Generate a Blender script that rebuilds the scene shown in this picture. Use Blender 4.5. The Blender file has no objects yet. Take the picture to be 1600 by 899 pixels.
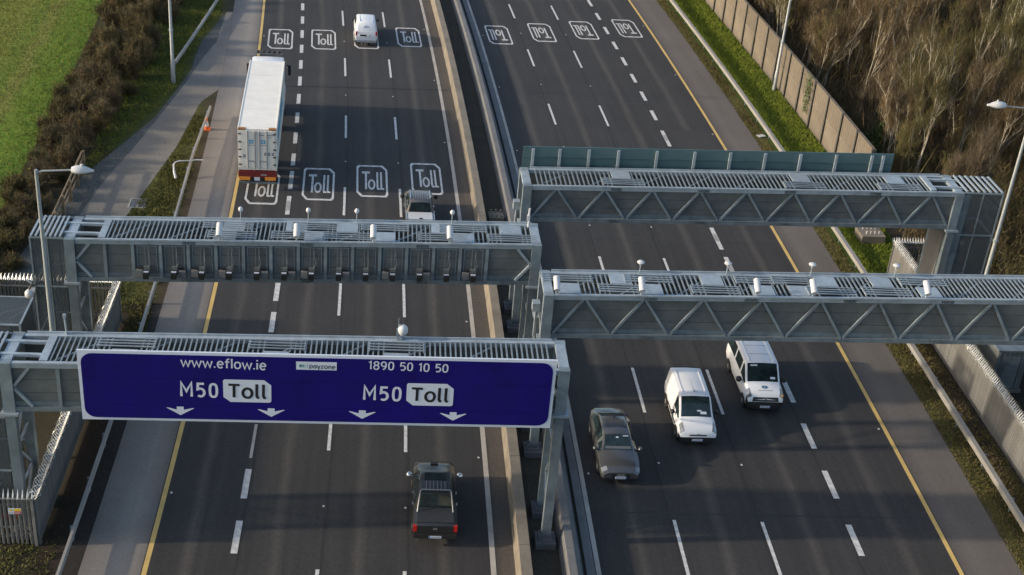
import bpy, math, random
import numpy as np
from mathutils import Matrix, Vector

scene = bpy.context.scene
COL = scene.collection
# ------------------------------------------------------------------ camera
CAM_H, PITCH, ROLL, FPX = 35.9948, 0.503431, 0.0890486, 2091.507
camd = bpy.data.cameras.new('camera')
camd.sensor_width = 36.0
camd.lens = 36.0 * FPX / 1600.0
camd.clip_start = 0.5
camd.clip_end = 6000
cam = bpy.data.objects.new('camera', camd)
COL.objects.link(cam)
_d = Vector((0, math.cos(PITCH), -math.sin(PITCH)))
_r = Vector((1, 0, 0))
_u = _r.cross(_d)
_r2 = math.cos(ROLL) * _r + math.sin(ROLL) * _u
_u2 = -math.sin(ROLL) * _r + math.cos(ROLL) * _u
_m = Matrix((_r2, _u2, -_d)).transposed().to_4x4()
_m.translation = Vector((0, 0, CAM_H))
cam.matrix_world = _m
scene.camera = cam
# ------------------------------------------------------------------ light
SUN_ELEV = math.radians(17.5)
SUN_TO = Vector((math.cos(SUN_ELEV) * math.cos(math.radians(10)), math.cos(SUN_ELEV) * math.sin(math.radians(10)),
                 -math.sin(SUN_ELEV)))      # direction the light travels: to the right, slightly away
w = bpy.data.worlds.new('World')
scene.world = w
w.use_nodes = True
nt = w.node_tree
nt.nodes.clear()
sky = nt.nodes.new('ShaderNodeTexSky')
sky.sky_type = 'NISHITA'
sky.sun_disc = False
sky.sun_elevation = SUN_ELEV
sky.sun_rotation = math.atan2(-SUN_TO.x, -SUN_TO.y)
sky.air_density = 1.0
sky.dust_density = 2.0
bg = nt.nodes.new('ShaderNodeBackground')
bg.inputs['Strength'].default_value = 0.15
wo = nt.nodes.new('ShaderNodeOutputWorld')
nt.links.new(sky.outputs[0], bg.inputs[0])
nt.links.new(bg.outputs[0], wo.inputs[0])
sund = bpy.data.lights.new('sun', 'SUN')
sund.energy = 2.5
sund.angle = math.radians(1.2)
sund.color = (1.0, 0.85, 0.66)
sun = bpy.data.objects.new('sun', sund)
sun.rotation_euler = SUN_TO.to_track_quat('-Z', 'Y').to_euler()
sun.location = (-60, 40, 60)
COL.objects.link(sun)
scene.view_settings.view_transform = 'Standard'
scene.view_settings.look = 'None'
scene.view_settings.exposure = 0.75
scene.view_settings.gamma = 1.0
# ------------------------------------------------------------------ road coordinates: s along the road, u across it
PHI, KAP = 0.0624784, 0.00099854


def ang(s):
    return PHI + KAP * s


def R(s, u, z=0.0):
    a = ang(s)
    return ((math.cos(a) - math.cos(PHI)) / KAP + u * math.cos(a),
            (math.sin(a) - math.sin(PHI)) / KAP + u * math.sin(a), z)


# ------------------------------------------------------------------ materials
def mat(name, col, rough=0.6, metal=0.0, var=0.0, scale=3.0, bump=0.0, bscale=60.0, col2=None, rnd=0.0, stretch=None,
        spec=0.5, alpha=1.0, coat=0.0):
    m = bpy.data.materials.new(name)
    m.use_nodes = True
    n, l = m.node_tree.nodes, m.node_tree.links
    b = n['Principled BSDF']
    b.inputs['Roughness'].default_value = rough
    b.inputs['Metallic'].default_value = metal
    b.inputs['Specular IOR Level'].default_value = spec
    b.inputs['Coat Weight'].default_value = coat
    b.inputs['Coat Roughness'].default_value = 0.08
    c1 = (*col, 1)
    b.inputs['Base Color'].default_value = c1
    if alpha < 1:
        b.inputs['Alpha'].default_value = alpha
    tc = n.new('ShaderNodeTexCoord')
    src = tc.outputs['Object']
    if stretch:
        mp = n.new('ShaderNodeMapping')
        mp.inputs['Scale'].default_value = stretch
        l.new(src, mp.inputs[0])
        src = mp.outputs[0]
    out = None
    if var > 0 or col2:
        nz = n.new('ShaderNodeTexNoise')
        nz.inputs['Scale'].default_value = scale
        nz.inputs['Detail'].default_value = 5
        nz.inputs['Roughness'].default_value = 0.65
        l.new(src, nz.inputs['Vector'])
        rp = n.new('ShaderNodeValToRGB')
        rp.color_ramp.elements[0].position = 0.3
        rp.color_ramp.elements[1].position = 0.7
        cc = col2 if col2 else tuple(min(1, x * (1 + var)) for x in col)
        c0 = col if col2 else tuple(x * (1 - var) for x in col)
        rp.color_ramp.elements[0].color = (*c0, 1)
        rp.color_ramp.elements[1].color = (*cc, 1)
        l.new(nz.outputs[0], rp.inputs[0])
        out = rp.outputs[0]
    if rnd > 0:
        oi = n.new('ShaderNodeObjectInfo')
        mr = n.new('ShaderNodeMapRange')
        mr.inputs['To Min'].default_value = 1 - rnd
        mr.inputs['To Max'].default_value = 1 + rnd
        l.new(oi.outputs['Random'], mr.inputs[0])
        mx = n.new('ShaderNodeMix')
        mx.data_type = 'RGBA'
        mx.blend_type = 'MULTIPLY'
        mx.inputs[0].default_value = 1
        if out:
            l.new(out, mx.inputs[6])
        else:
            mx.inputs[6].default_value = c1
        l.new(mr.outputs[0], mx.inputs[7])
        out = mx.outputs[2]
    if out:
        l.new(out, b.inputs['Base Color'])
    if bump > 0:
        n2 = n.new('ShaderNodeTexNoise')
        n2.inputs['Scale'].default_value = bscale
        n2.inputs['Detail'].default_value = 3
        l.new(src, n2.inputs['Vector'])
        bp = n.new('ShaderNodeBump')
        bp.inputs['Strength'].default_value = bump
        bp.inputs['Distance'].default_value = 0.05
        l.new(n2.outputs[0], bp.inputs['Height'])
        l.new(bp.outputs[0], b.inputs['Normal'])
    return m


def strip_mat(name, stops, u0, u1, rough=0.85, edge_noise=0.0, edge_scale=0.5, blotch=0.25, bscale=0.35, fine=0.25,
              streak=0.0, bump=0.3, spec=0.3):
    """colour follows u (across the road) with noisy limits, blotches and grain; UV is (u, s) in metres"""
    m = bpy.data.materials.new(name)
    m.use_nodes = True
    n, l = m.node_tree.nodes, m.node_tree.links
    b = n['Principled BSDF']
    b.inputs['Roughness'].default_value = rough
    b.inputs['Specular IOR Level'].default_value = spec
    uv = n.new('ShaderNodeUVMap')
    sp = n.new('ShaderNodeSeparateXYZ')
    l.new(uv.outputs[0], sp.inputs[0])

    def noise(sc, vec_scale=None, detail=4, rough_=0.6):
        nz = n.new('ShaderNodeTexNoise')
        nz.inputs['Scale'].default_value = sc
        nz.inputs['Detail'].default_value = detail
        nz.inputs['Roughness'].default_value = rough_
        if vec_scale:
            mp = n.new('ShaderNodeMapping')
            mp.inputs['Scale'].default_value = vec_scale
            l.new(uv.outputs[0], mp.inputs[0])
            l.new(mp.outputs[0], nz.inputs['Vector'])
        else:
            l.new(uv.outputs[0], nz.inputs['Vector'])
        return nz.outputs[0]

    def math_(op, a, bb):
        k = n.new('ShaderNodeMath')
        k.operation = op
        for i, v in enumerate((a, bb)):
            if hasattr(v, 'is_linked'):
                l.new(v, k.inputs[i])
            else:
                k.inputs[i].default_value = v
        return k.outputs[0]
    u = sp.outputs[0]
    if edge_noise:
        en = noise(edge_scale, None, 6, 0.7)
        u = math_('ADD', u, math_('MULTIPLY', math_('SUBTRACT', en, 0.5), edge_noise * 2))
    f = math_('DIVIDE', math_('SUBTRACT', u, u0), u1 - u0)
    rp = n.new('ShaderNodeValToRGB')
    els = rp.color_ramp.elements
    stops = sorted(stops, key=lambda t: t[0])
    while len(els) < len(stops):
        els.new(0.5)
    for e, (p, c) in zip(els, stops):
        e.position = min(1, max(0, (p - u0) / (u1 - u0)))
        e.color = (*c, 1)
    l.new(f, rp.inputs[0])
    g = 1.0
    if blotch:
        g = math_('ADD', math_('MULTIPLY', math_('SUBTRACT', noise(bscale), 0.5), blotch * 3), 1.0)
    if fine:
        g2 = math_('ADD', math_('MULTIPLY', math_('SUBTRACT', noise(6.0), 0.5), fine * 3), 1.0)
        g = math_('MULTIPLY', g, g2)
    if streak:
        g3 = math_('ADD', math_('MULTIPLY', math_('SUBTRACT', noise(1.0, (1.9, 0.04, 1), 4, 0.7), 0.5), streak * 3), 1.0)
        g = math_('MULTIPLY', g, g3)
    mx = n.new('ShaderNodeMix')
    mx.data_type = 'RGBA'
    mx.blend_type = 'MULTIPLY'
    mx.inputs[0].default_value = 1
    l.new(rp.outputs[0], mx.inputs[6])
    if hasattr(g, 'is_linked'):
        l.new(g, mx.inputs[7])
    else:
        mx.inputs[7].default_value = (1, 1, 1, 1)
    l.new(mx.outputs[2], b.inputs['Base Color'])
    if bump:
        bp = n.new('ShaderNodeBump')
        bp.inputs['Strength'].default_value = bump
        bp.inputs['Distance'].default_value = 0.05
        l.new(noise(25.0), bp.inputs['Height'])
        l.new(bp.outputs[0], b.inputs['Normal'])
    return m


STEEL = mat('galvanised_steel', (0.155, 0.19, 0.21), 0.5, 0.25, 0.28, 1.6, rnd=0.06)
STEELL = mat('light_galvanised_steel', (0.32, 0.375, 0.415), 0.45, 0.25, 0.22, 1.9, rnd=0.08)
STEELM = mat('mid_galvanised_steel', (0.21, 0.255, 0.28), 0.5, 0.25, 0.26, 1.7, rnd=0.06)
STEELD = mat('dark_cladding_steel', (0.118, 0.126, 0.124), 0.6, 0.1, 0.28, 0.8, rnd=0.06)
STEELB = mat('dull_floor_steel', (0.09, 0.095, 0.10), 0.7, 0.1, 0.2, 1.0)
MESHM = mat('expanded_mesh', (0.10, 0.12, 0.135), 0.5, 0.2, 0.1, 2.0, alpha=0.42)
PALE = mat('fence_zinc', (0.175, 0.174, 0.170), 0.5, 0.2, 0.16, 0.9, rnd=0.13)
SPIKE = mat('bright_zinc', (0.72, 0.72, 0.70), 0.4, 0.25, 0.1, 2.0, rnd=0.15)
BLUE = mat('sign_blue', (0.007, 0.003, 0.13), 0.45, var=0.22, scale=0.8, spec=0.3)
WHITE = mat('sign_white', (0.58, 0.63, 0.72), 0.5, var=0.04)
BLACKP = mat('sign_black', (0.012, 0.012, 0.016), 0.5)
TEAL = mat('sign_back_teal', (0.075, 0.135, 0.15), 0.5, 0.1, 0.1, 0.7)
TEALD = mat('sign_back_rail', (0.055, 0.095, 0.105), 0.5, 0.1)
PAINT = mat('road_paint_white', (0.36, 0.35, 0.335), 0.7, col2=(0.72, 0.71, 0.69), scale=3.5)
PAINTY = mat('road_paint_yellow', (0.50, 0.345, 0.115), 0.7, col2=(0.68, 0.46, 0.15), scale=1.2)
PAINTD = mat('road_paint_worn', (0.40, 0.37, 0.33), 0.75, var=0.25, scale=0.8)
STUD = mat('road_stud', (0.6, 0.58, 0.52), 0.5)
CONC = mat('barrier_concrete', (0.185, 0.16, 0.125), 0.85, var=0.25, scale=0.8, bump=0.3, bscale=20)
CONCG = mat('grey_concrete', (0.14, 0.14, 0.142), 0.85, var=0.2, scale=0.8, bump=0.3, bscale=20)
WALLC = mat('noise_wall_concrete', (0.145, 0.122, 0.092), 0.9, var=0.2, scale=0.7, bump=0.25, bscale=9, rnd=0.12)
WALLP = mat('noise_wall_post', (0.075, 0.07, 0.06), 0.9, var=0.2)
RAILM = mat('guardrail_zinc', (0.30, 0.285, 0.26), 0.55, 0.2, 0.14, 0.5)
BLACK = mat('black_plastic', (0.015, 0.015, 0.016), 0.5)
RUBBER = mat('tyre_rubber', (0.02, 0.02, 0.02), 0.85)
RIM = mat('alloy_rim', (0.5, 0.5, 0.5), 0.35, 0.7)
GLASS = mat('dark_glass', (0.016, 0.028, 0.030), 0.05, spec=0.8, var=0.5, scale=2.2)
VANW = mat('white_car_paint', (0.74, 0.75, 0.77), 0.32, var=0.04, scale=1.0, coat=0.4)
CONTW = mat('white_container_paint', (0.80, 0.77, 0.70), 0.5, var=0.07, scale=0.9)
RUST = mat('rusty_corner', (0.36, 0.16, 0.06), 0.9, var=0.4, scale=5)
AUDI = mat('brown_grey_car_paint', (0.122, 0.123, 0.126), 0.2, 0.5, coat=0.5)
DKP = mat('dark_pickup_paint', (0.042, 0.041, 0.040), 0.3, 0.4, coat=0.5)
SVP = mat('grey_pickup_paint', (0.16, 0.155, 0.15), 0.3, 0.5, coat=0.5)
TONW = mat('silver_tonneau', (0.60, 0.62, 0.64), 0.45, 0.2, var=0.06)
TONB = mat('black_tonneau', (0.03, 0.032, 0.036), 0.55, var=0.1)
CHROME = mat('chrome', (0.75, 0.75, 0.75), 0.2, 0.9)
RED = mat('red_lamp', (0.45, 0.02, 0.015), 0.25)
DRED = mat('dark_red_frame', (0.16, 0.02, 0.02), 0.45)
ORANGE = mat('orange_reflector', (0.75, 0.28, 0.04), 0.5)
CONEO = mat('cone_orange', (0.70, 0.14, 0.03), 0.6)
LAMPG = mat('headlamp_glass', (0.30, 0.31, 0.32), 0.1, 0.4)
LAMPO = mat('sun_glint_headlamp', (0.75, 0.42, 0.16), 0.15, 0.3)  # orange sun glint painted as lamp colour
LBLUE = mat('light_blue_print', (0.10, 0.38, 0.55), 0.5)
DBLUE = mat('blue_print', (0.03, 0.12, 0.22), 0.5)
GREYP = mat('grey_print', (0.28, 0.29, 0.31), 0.6)
LAMPW = mat('lamp_head_white', (0.52, 0.53, 0.54), 0.35)
POLE = mat('lamp_pole_zinc', (0.30, 0.325, 0.33), 0.5, 0.2, 0.1, 0.6)
WOOD = mat('weathered_timber', (0.20, 0.15, 0.09), 0.9, var=0.25, scale=3)
SIGNY = mat('warning_yellow', (0.75, 0.50, 0.03), 0.5)
SIGNR = mat('warning_red', (0.42, 0.03, 0.03), 0.5)
BARKP = mat('pale_bark', (0.42, 0.38, 0.30), 0.9, var=0.3, scale=3, rnd=0.25)
BARKB = mat('brown_bark', (0.13, 0.095, 0.06), 0.9, var=0.3, scale=3, rnd=0.2)
TWIG1 = mat('brown_twigs', (0.128, 0.096, 0.055), 0.95, rnd=0.25, spec=0.1)
TWIG2 = mat('olive_twigs', (0.112, 0.100, 0.044), 0.95, rnd=0.25, spec=0.1)
TWIG3 = mat('purple_brown_twigs', (0.098, 0.078, 0.055), 0.95, rnd=0.25, spec=0.1)
IVY = mat('ivy_leaves', (0.055, 0.085, 0.02), 0.7, var=0.4, scale=2)


def grassm(name, a, b_, sc=0.6):
    return mat(name, a, 0.9, col2=b_, scale=sc, spec=0.15)


GRASSB = grassm('bright_grass', (0.105, 0.145, 0.018), (0.21, 0.245, 0.036))
FIELDG = grassm('field_blades', (0.12, 0.135, 0.026), (0.23, 0.225, 0.055))
GRASSO = grassm('olive_grass', (0.072, 0.076, 0.022), (0.15, 0.14, 0.038))
SCRUB = grassm('scrub_brown', (0.065, 0.052, 0.03), (0.16, 0.128, 0.062), 0.35)
SCRUBG = grassm('scrub_olive', (0.055, 0.058, 0.02), (0.135, 0.13, 0.045), 0.35)


# ------------------------------------------------------------------ mesh building
class MB:
    def __init__(self):
        self.v, self.f, self.mi = [], [], []
        self.cur = 0

    def add(self, vs, fs):
        o = len(self.v)
        self.v += [tuple(p) for p in vs]
        for f in fs:
            self.f.append(tuple(i + o for i in f))
            self.mi.append(self.cur)
        return self

    def box(self, x0, x1, y0, y1, z0, z1):
        return self.add([(x0, y0, z0), (x1, y0, z0), (x1, y1, z0), (x0, y1, z0), (x0, y0, z1), (x1, y0, z1), (x1, y1, z1), (x0, y1, z1)],
                        [(0, 3, 2, 1), (4, 5, 6, 7), (0, 1, 5, 4), (1, 2, 6, 5), (2, 3, 7, 6), (3, 0, 4, 7)])

    def bar(self, a, b, w_, h, up=(0, 0, 1)):
        a, b = Vector(a), Vector(b)
        d = (b - a).normalized()
        s = d.cross(Vector(up))
        if s.length < 1e-4:
            s = d.cross(Vector((0, 1, 0)))
        s.normalize()
        t = s.cross(d)
        s, t = s * w_ / 2, t * h / 2
        vs = [a - s - t, a + s - t, a + s + t, a - s + t, b - s - t, b + s - t, b + s + t, b - s + t]
        return self.add(vs, [(0, 3, 2, 1), (4, 5, 6, 7), (0, 1, 5, 4), (1, 2, 6, 5), (2, 3, 7, 6), (3, 0, 4, 7)])

    def tube(self, pts, rads, n=8, cap=True):
        pts = [Vector(p) for p in pts]
        if not hasattr(rads, '__len__'):
            rads = [rads] * len(pts)
        o = len(self.v)
        prev = None
        for i, p in enumerate(pts):
            d = (pts[min(i + 1, len(pts) - 1)] - pts[max(i - 1, 0)]).normalized()
            s = d.cross(Vector((0, 0, 1))) if prev is None else prev - d * prev.dot(d)
            if s.length < 1e-3:
                s = d.cross(Vector((0, 1, 0)))
            s.normalize()
            prev = s
            t = d.cross(s)
            for k in range(n):
                an = 2 * math.pi * k / n
                self.v.append(tuple(p + (s * math.cos(an) + t * math.sin(an)) * rads[i]))
        for i in range(len(pts) - 1):
            for k in range(n):
                k2 = (k + 1) % n
                self.f.append((o + i * n + k, o + i * n + k2, o + (i + 1) * n + k2, o + (i + 1) * n + k))
                self.mi.append(self.cur)
        if cap:
            self.f.append(tuple(o + k for k in range(n))[::-1])
            self.f.append(tuple(o + (len(pts) - 1) * n + k for k in range(n)))
            self.mi += [self.cur] * 2
        return self

    def lathe(self, prof, n=16, c=(0, 0, 0), axis='z'):
        o = len(self.v)
        for r, h in prof:
            for k in range(n):
                a = 2 * math.pi * k / n
                x, y = r * math.cos(a), r * math.sin(a)
                p = (x, y, h) if axis == 'z' else ((h, x, y) if axis == 'x' else (y, h, x))
                self.v.append((p[0] + c[0], p[1] + c[1], p[2] + c[2]))
        for i in range(len(prof) - 1):
            for k in range(n):
                k2 = (k + 1) % n
                self.f.append((o + i * n + k, o + i * n + k2, o + (i + 1) * n + k2, o + (i + 1) * n + k))
                self.mi.append(self.cur)
        self.f.append(tuple(o + k for k in range(n))[::-1])
        self.f.append(tuple(o + (len(prof) - 1) * n + k for k in range(n)))
        self.mi += [self.cur] * 2
        return self

    def prism(self, poly, fn, h0, h1):
        """poly: 2D outline (ccw); fn(a, b, h) -> xyz"""
        n = len(poly)
        vs = [fn(a, b, h0) for a, b in poly] + [fn(a, b, h1) for a, b in poly]
        fs = [tuple(range(n))[::-1], tuple(range(n, 2 * n))]
        fs += [(i, (i + 1) % n, n + (i + 1) % n, n + i) for i in range(n)]
        return self.add(vs, fs)

    def mesh(self, name, mats, smooth=0):
        me = bpy.data.meshes.new(name)
        me.from_pydata(self.v, [], self.f)
        if not isinstance(mats, (list, tuple)):
            mats = [mats]
        for m in mats:
            me.materials.append(m)
        if len(mats) > 1:
            me.polygons.foreach_set('material_index', self.mi)
        if smooth:
            me.polygons.foreach_set('use_smooth', [True] * len(me.polygons))
            me.update()
            me.set_sharp_from_angle(angle=math.radians(smooth))
        me.update()
        return me

    def obj(self, name, mats, parent=None, smooth=0):
        return put(name, self.mesh(name, mats, smooth), parent)


def put(name, me, parent=None, loc=None, rz=None):
    o = bpy.data.objects.new(name, me)
    COL.objects.link(o)
    if parent:
        o.parent = parent
    if loc is not None:
        o.location = loc
    if rz is not None:
        o.rotation_euler = (0, 0, rz)
    return o


def tag(o, label=None, cat=None, group=None, kind=None):
    if label:
        o['label'] = label
    if cat:
        o['category'] = cat
    if group:
        o['group'] = group
    if kind:
        o['kind'] = kind
    return o


def thing(name, label, cat, loc=(0, 0, 0), rz=0.0, group=None):
    return tag(put(name, None, None, loc, rz), label, cat, group)


def copy_tree(o, parent=None):
    c = o.copy()
    COL.objects.link(c)
    c.parent = parent
    for ch in o.children:
        copy_tree(ch, c)
    return c


def strip(name, u0, u1, s0, s1, z, m, step=4.0, parent=None, kind='structure', cols=1):
    b = MB()
    uv = []
    ns = max(1, int((s1 - s0) / step))
    uf0 = u0 if callable(u0) else (lambda s: u0)
    uf1 = u1 if callable(u1) else (lambda s: u1)
    for i in range(ns + 1):
        s = s0 + (s1 - s0) * i / ns
        for j in range(cols + 1):
            u = uf0(s) + (uf1(s) - uf0(s)) * j / cols
            b.v.append(R(s, u, z))
            uv.append((u, s))
    for i in range(ns):
        for j in range(cols):
            k = i * (cols + 1) + j
            b.f.append((k, k + 1, k + cols + 2, k + cols + 1))
            b.mi.append(0)
    me = b.mesh(name, m)
    lay = me.uv_layers.new(name='UVMap')
    for lp in me.loops:
        lay.data[lp.index].uv = uv[lp.vertex_index]
    o = put(name, me, parent)
    if kind and not parent:
        o['kind'] = kind
    return o


def text_mesh(txt, size, m, weight=0.0, ext=0.004, align='CENTER', sx=1.0, space=1.0):
    cu = bpy.data.curves.new('lettering', 'FONT')
    cu.body = txt
    cu.size = size
    cu.offset = weight
    cu.extrude = ext
    cu.align_x = align
    cu.align_y = 'CENTER'
    cu.space_character = space
    cu.resolution_u = 4
    o = bpy.data.objects.new('lettering', cu)
    COL.objects.link(o)
    dg = bpy.context.evaluated_depsgraph_get()
    dg.update()
    me = bpy.data.meshes.new_from_object(o.evaluated_get(dg))
    bpy.data.objects.remove(o)
    me.materials.clear()
    me.materials.append(m)
    if sx != 1.0:
        me.transform(Matrix.Diagonal((sx, 1, 1, 1)))
    return me


def fit_text(txt, width, height, m, weight=0.0, ext=0.004):
    me = text_mesh(txt, 1.0, m, weight, ext)
    xs = [v.co.x for v in me.vertices]
    ys = [v.co.y for v in me.vertices]
    me.transform(Matrix.Translation((-(min(xs) + max(xs)) / 2, -(min(ys) + max(ys)) / 2, 0)))
    me.transform(Matrix.Diagonal((width / (max(xs) - min(xs)), height / (max(ys) - min(ys)), 1, 1)))
    return me


rng = random.Random(7)


def ell(cx, cy, rx, ry, a0=0, a1=360, n=20):
    return [(cx + rx * math.cos(math.radians(a0 + (a1 - a0) * k / n)), cy + ry * math.sin(math.radians(a0 + (a1 - a0) * k / n))) for k in range(n + 1)]


GLYPH = {
    'w': ([[(0, .7), (.21, 0), (.42, .62), (.63, 0), (.84, .7)]], .84), '.': ([[(.07, 0), (.07, .13)]], .14),
    'e': ([[(.06, .37), (.54, .37)], ell(.3, .36, .25, .35, 3, 318)], .56), 'f': ([[(.42, 1.0), (.31, 1.0), (.21, .9), (.19, .75), (.19, 0)], [(.02, .68), (.42, .68)]], .42),
    'l': ([[(.07, 1.05), (.07, 0)]], .14), 'o': ([ell(.3, .36, .26, .35)], .6), 'i': ([[(.07, .7), (.07, 0)], [(.07, .9), (.07, 1.04)]], .14),
    'M': ([[(.05, 0), (.05, 1), (.36, .36), (.67, 1), (.67, 0)]], .72),
    '5': ([[(.47, .95), (.1, .95), (.08, .54)] + ell(.25, .32, .23, .28, 120, -130, 12)], .52),
    '0': ([[(.27 + .21 * (1 if math.cos(a) > 0 else -1) * abs(math.cos(a)) ** .75, .5 + .46 * (1 if math.sin(a) > 0 else -1) * abs(math.sin(a)) ** .75) for a in [2 * math.pi * k / 24 for k in range(25)]]], .54),
    'T': ([[(0, .94), (.64, .94)], [(.32, .94), (.32, 0)]], .62), '1': ([[(.02, .80), (.2, .97), (.2, 0)]], .3),
    '8': ([ell(.27, .74, .19, .22), ell(.27, .26, .22, .25)], .54), '9': ([ell(.27, .68, .21, .28), [(.48, .68), (.46, .36), (.36, .12), (.2, .02)]], .54),
    'p': ([[(.06, .7), (.06, -.28)], ell(.3, .36, .23, .34)], .56), 'a': ([ell(.27, .36, .22, .34), [(.50, .7), (.50, 0)]], .56),
    'y': ([[(0, .7), (.26, .0)], [(.52, .7), (.2, -.28)]], .52), 'z': ([[(.03, .65), (.44, .65), (.05, .05), (.47, .05)]], .5),
    'n': ([[(.06, .7), (.06, 0)], [(.06, .45), (.16, .62), (.28, .67), (.40, .62), (.46, .48), (.46, 0)]], .52), ' ': ([], .28),
    'L': ([[(.07, 1.05), (.07, .16), (.12, .05), (.22, .05)]], .22)}


def stroke_text(txt, width, height, m, sw=.15, gap=.14):
    b = MB()
    x = 0
    lift = 0
    adv = sum(GLYPH[c][1] + gap for c in txt) - gap
    for c in txt:
        for pl in GLYPH[c][0]:
            P = [Vector((px_ + x, py_)) for px_, py_ in pl]
            closed = (P[0] - P[-1]).length < 1e-6
            if closed:
                P = P[:-1]
            n = len(P)
            L_, R_ = [], []
            for i in range(n):
                a = P[(i - 1) % n] if (closed or i > 0) else P[i] * 2 - P[i + 1]
                d = P[(i + 1) % n] if (closed or i < n - 1) else P[i] * 2 - P[i - 1]
                d1, d2 = (P[i] - a).normalized(), (d - P[i]).normalized()
                n1, n2 = Vector((-d1.y, d1.x)), Vector((-d2.y, d2.x))
                mi = (n1 + n2).normalized()
                k = min(1.9, 1 / max(.3, mi.dot(n1)))
                L_.append(P[i] + mi * k * sw / 2)
                R_.append(P[i] - mi * k * sw / 2)
            lift += .0006
            b.add([(p.x, p.y, lift) for p in L_] + [(p.x, p.y, lift) for p in R_],
                  [(i, n + i, n + (i + 1) % n, (i + 1) % n) for i in range(n if closed else n - 1)])
        x += GLYPH[c][1] + gap
    sx = width / adv
    b.v = [((vx - adv / 2) * sx, (vy - .5) * height, vz) for vx, vy, vz in b.v]
    return b.mesh('lettering', m)


# ================================================================== SETTING
S0, S1 = -40.0, 420.0
gb = MB()
gb.add([(-3000, -3000, -0.06), (3000, -3000, -0.06), (3000, 3000, -0.06), (-3000, 3000, -0.06)], [(0, 1, 2, 3)])
tag(gb.obj('ground', grassm('far_ground', (0.05, 0.055, 0.015), (0.09, 0.09, 0.03), 0.02)), kind='structure')

ASPH = (0.041, 0.0395, 0.039)
ASPL = (0.074, 0.068, 0.061)


ASPJ = (0.022, 0.022, 0.023)


def road_stops(centres, u0, u1, half=0.36, joints=()):
    st = [(u0, ASPH)]
    for c in joints:
        st += [(c - .07, ASPH), (c, ASPJ), (c + .07, ASPH)]
    for c in centres:
        st += [(c - half, ASPH), (c, ASPL), (c + half, ASPH)]
    return st + [(u1, ASPH)]


LC = (-8.45, -5.0, -1.72, 1.75)
RC = (9.9, 13.6, 17.48, 21.4)
m_rl = strip_mat('asphalt_left', road_stops(LC, -10.2, 4.7, joints=(-6.5, -3.14, .3)) + [(3.75, ASPH), (3.95, (0.085, 0.074, 0.064)), (4.65, (0.095, 0.082, 0.07))], -10.2, 4.7, 0.8, 0.2, 0.35, 0.16, 0.22, 0.26, 0.26, 0.3)
m_rr = strip_mat('asphalt_right', road_stops(RC, 7.6, 23.7, joints=(11.55, 15.44, 19.22)), 7.6, 23.7, 0.8, 0.2, 0.35, 0.16, 0.22, 0.26, 0.26, 0.3)
m_sl = strip_mat('shoulder_asphalt_left', [(-12.6, (0.17, 0.157, 0.147)), (-11.6, (0.21, 0.192, 0.177)), (-10.9, (0.26, 0.235, 0.208)),
                                           (-10.4, (0.20, 0.182, 0.165)), (-10.0, (0.14, 0.127, 0.117))], -12.6, -9.9, 0.85, 0.25, 0.3, 0.16, 0.25, 0.15, 0.12, 0.2)
m_sr = strip_mat('shoulder_asphalt_right', [(23.5, (0.10, 0.088, 0.08)), (24.3, (0.138, 0.122, 0.109)), (25.2, (0.125, 0.111, 0.099)),
                                            (26.1, (0.125, 0.113, 0.102))], 23.5, 26.2, 0.85, 0.25, 0.3, 0.15, 0.25, 0.15, 0.12, 0.2)
road_l = strip('road', -10.1, 4.75, S0, S1, 0.004, m_rl)
road_r = strip('road', 7.55, 23.55, S0, S1, 0.004, m_rr)
strip('hard_shoulder', -12.45, -10.1, S0, S1, 0.0, m_sl)
strip('hard_shoulder', 23.55, 26.1, S0, S1, 0.0, m_sr)
m_med = strip_mat('median_soil', [(4.7, (0.05, 0.043, 0.034)), (5.6, (0.075, 0.064, 0.048)), (6.7, (0.055, 0.048, 0.036))], 4.7, 7, 0.95, 0.2, 1.0, 0.3, 0.5, 0.4)
strip('median', 4.75, 7.55, S0, S1, -0.004, m_med)

SOIL = (0.035, 0.026, 0.018)
OLV = (0.085, 0.080, 0.018)
GRN = (0.050, 0.085, 0.010)
GRN2 = (0.060, 0.100, 0.012)
m_vr = strip_mat('verge_right_far', [(26.1, (0.07, 0.06, 0.03)), (26.4, (0.09, 0.08, 0.022)), (26.9, (0.08, 0.075, 0.02)), (27.2, GRN), (29.5, GRN2), (30.9, (0.03, 0.05, 0.008))],
                 26.1, 30.9, 0.95, 0.35, 0.7, 0.25, 0.5, 0.35)
strip('verge', 26.1, 30.95, 66.0, S1, -0.008, m_vr)
m_vr2 = strip_mat('verge_right_near', [(26.1, (0.075, 0.06, 0.035)), (26.5, OLV), (26.8, (0.06, 0.05, 0.02)), (27.2, (0.05, 0.05, 0.015)), (27.8, (0.06, 0.042, 0.025)), (28.3, SOIL), (30, SOIL)],
                  26.1, 30.9, 0.95, 0.4, 0.8, 0.35, 0.6, 0.4)
strip('verge', 26.1, 30.95, S0, 66.0, -0.008, m_vr2)
m_wf = strip_mat('woodland_litter', [(30.9, (0.02, 0.015, 0.01)), (40, (0.045, 0.034, 0.018)), (90, (0.05, 0.04, 0.02))], 30.9, 90, 0.95, 2.0, 0.3, 0.4, 0.4, 0.4)
strip('woodland_floor', 30.95, 120, S0, S1, -0.012, m_wf, cols=3)
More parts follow.
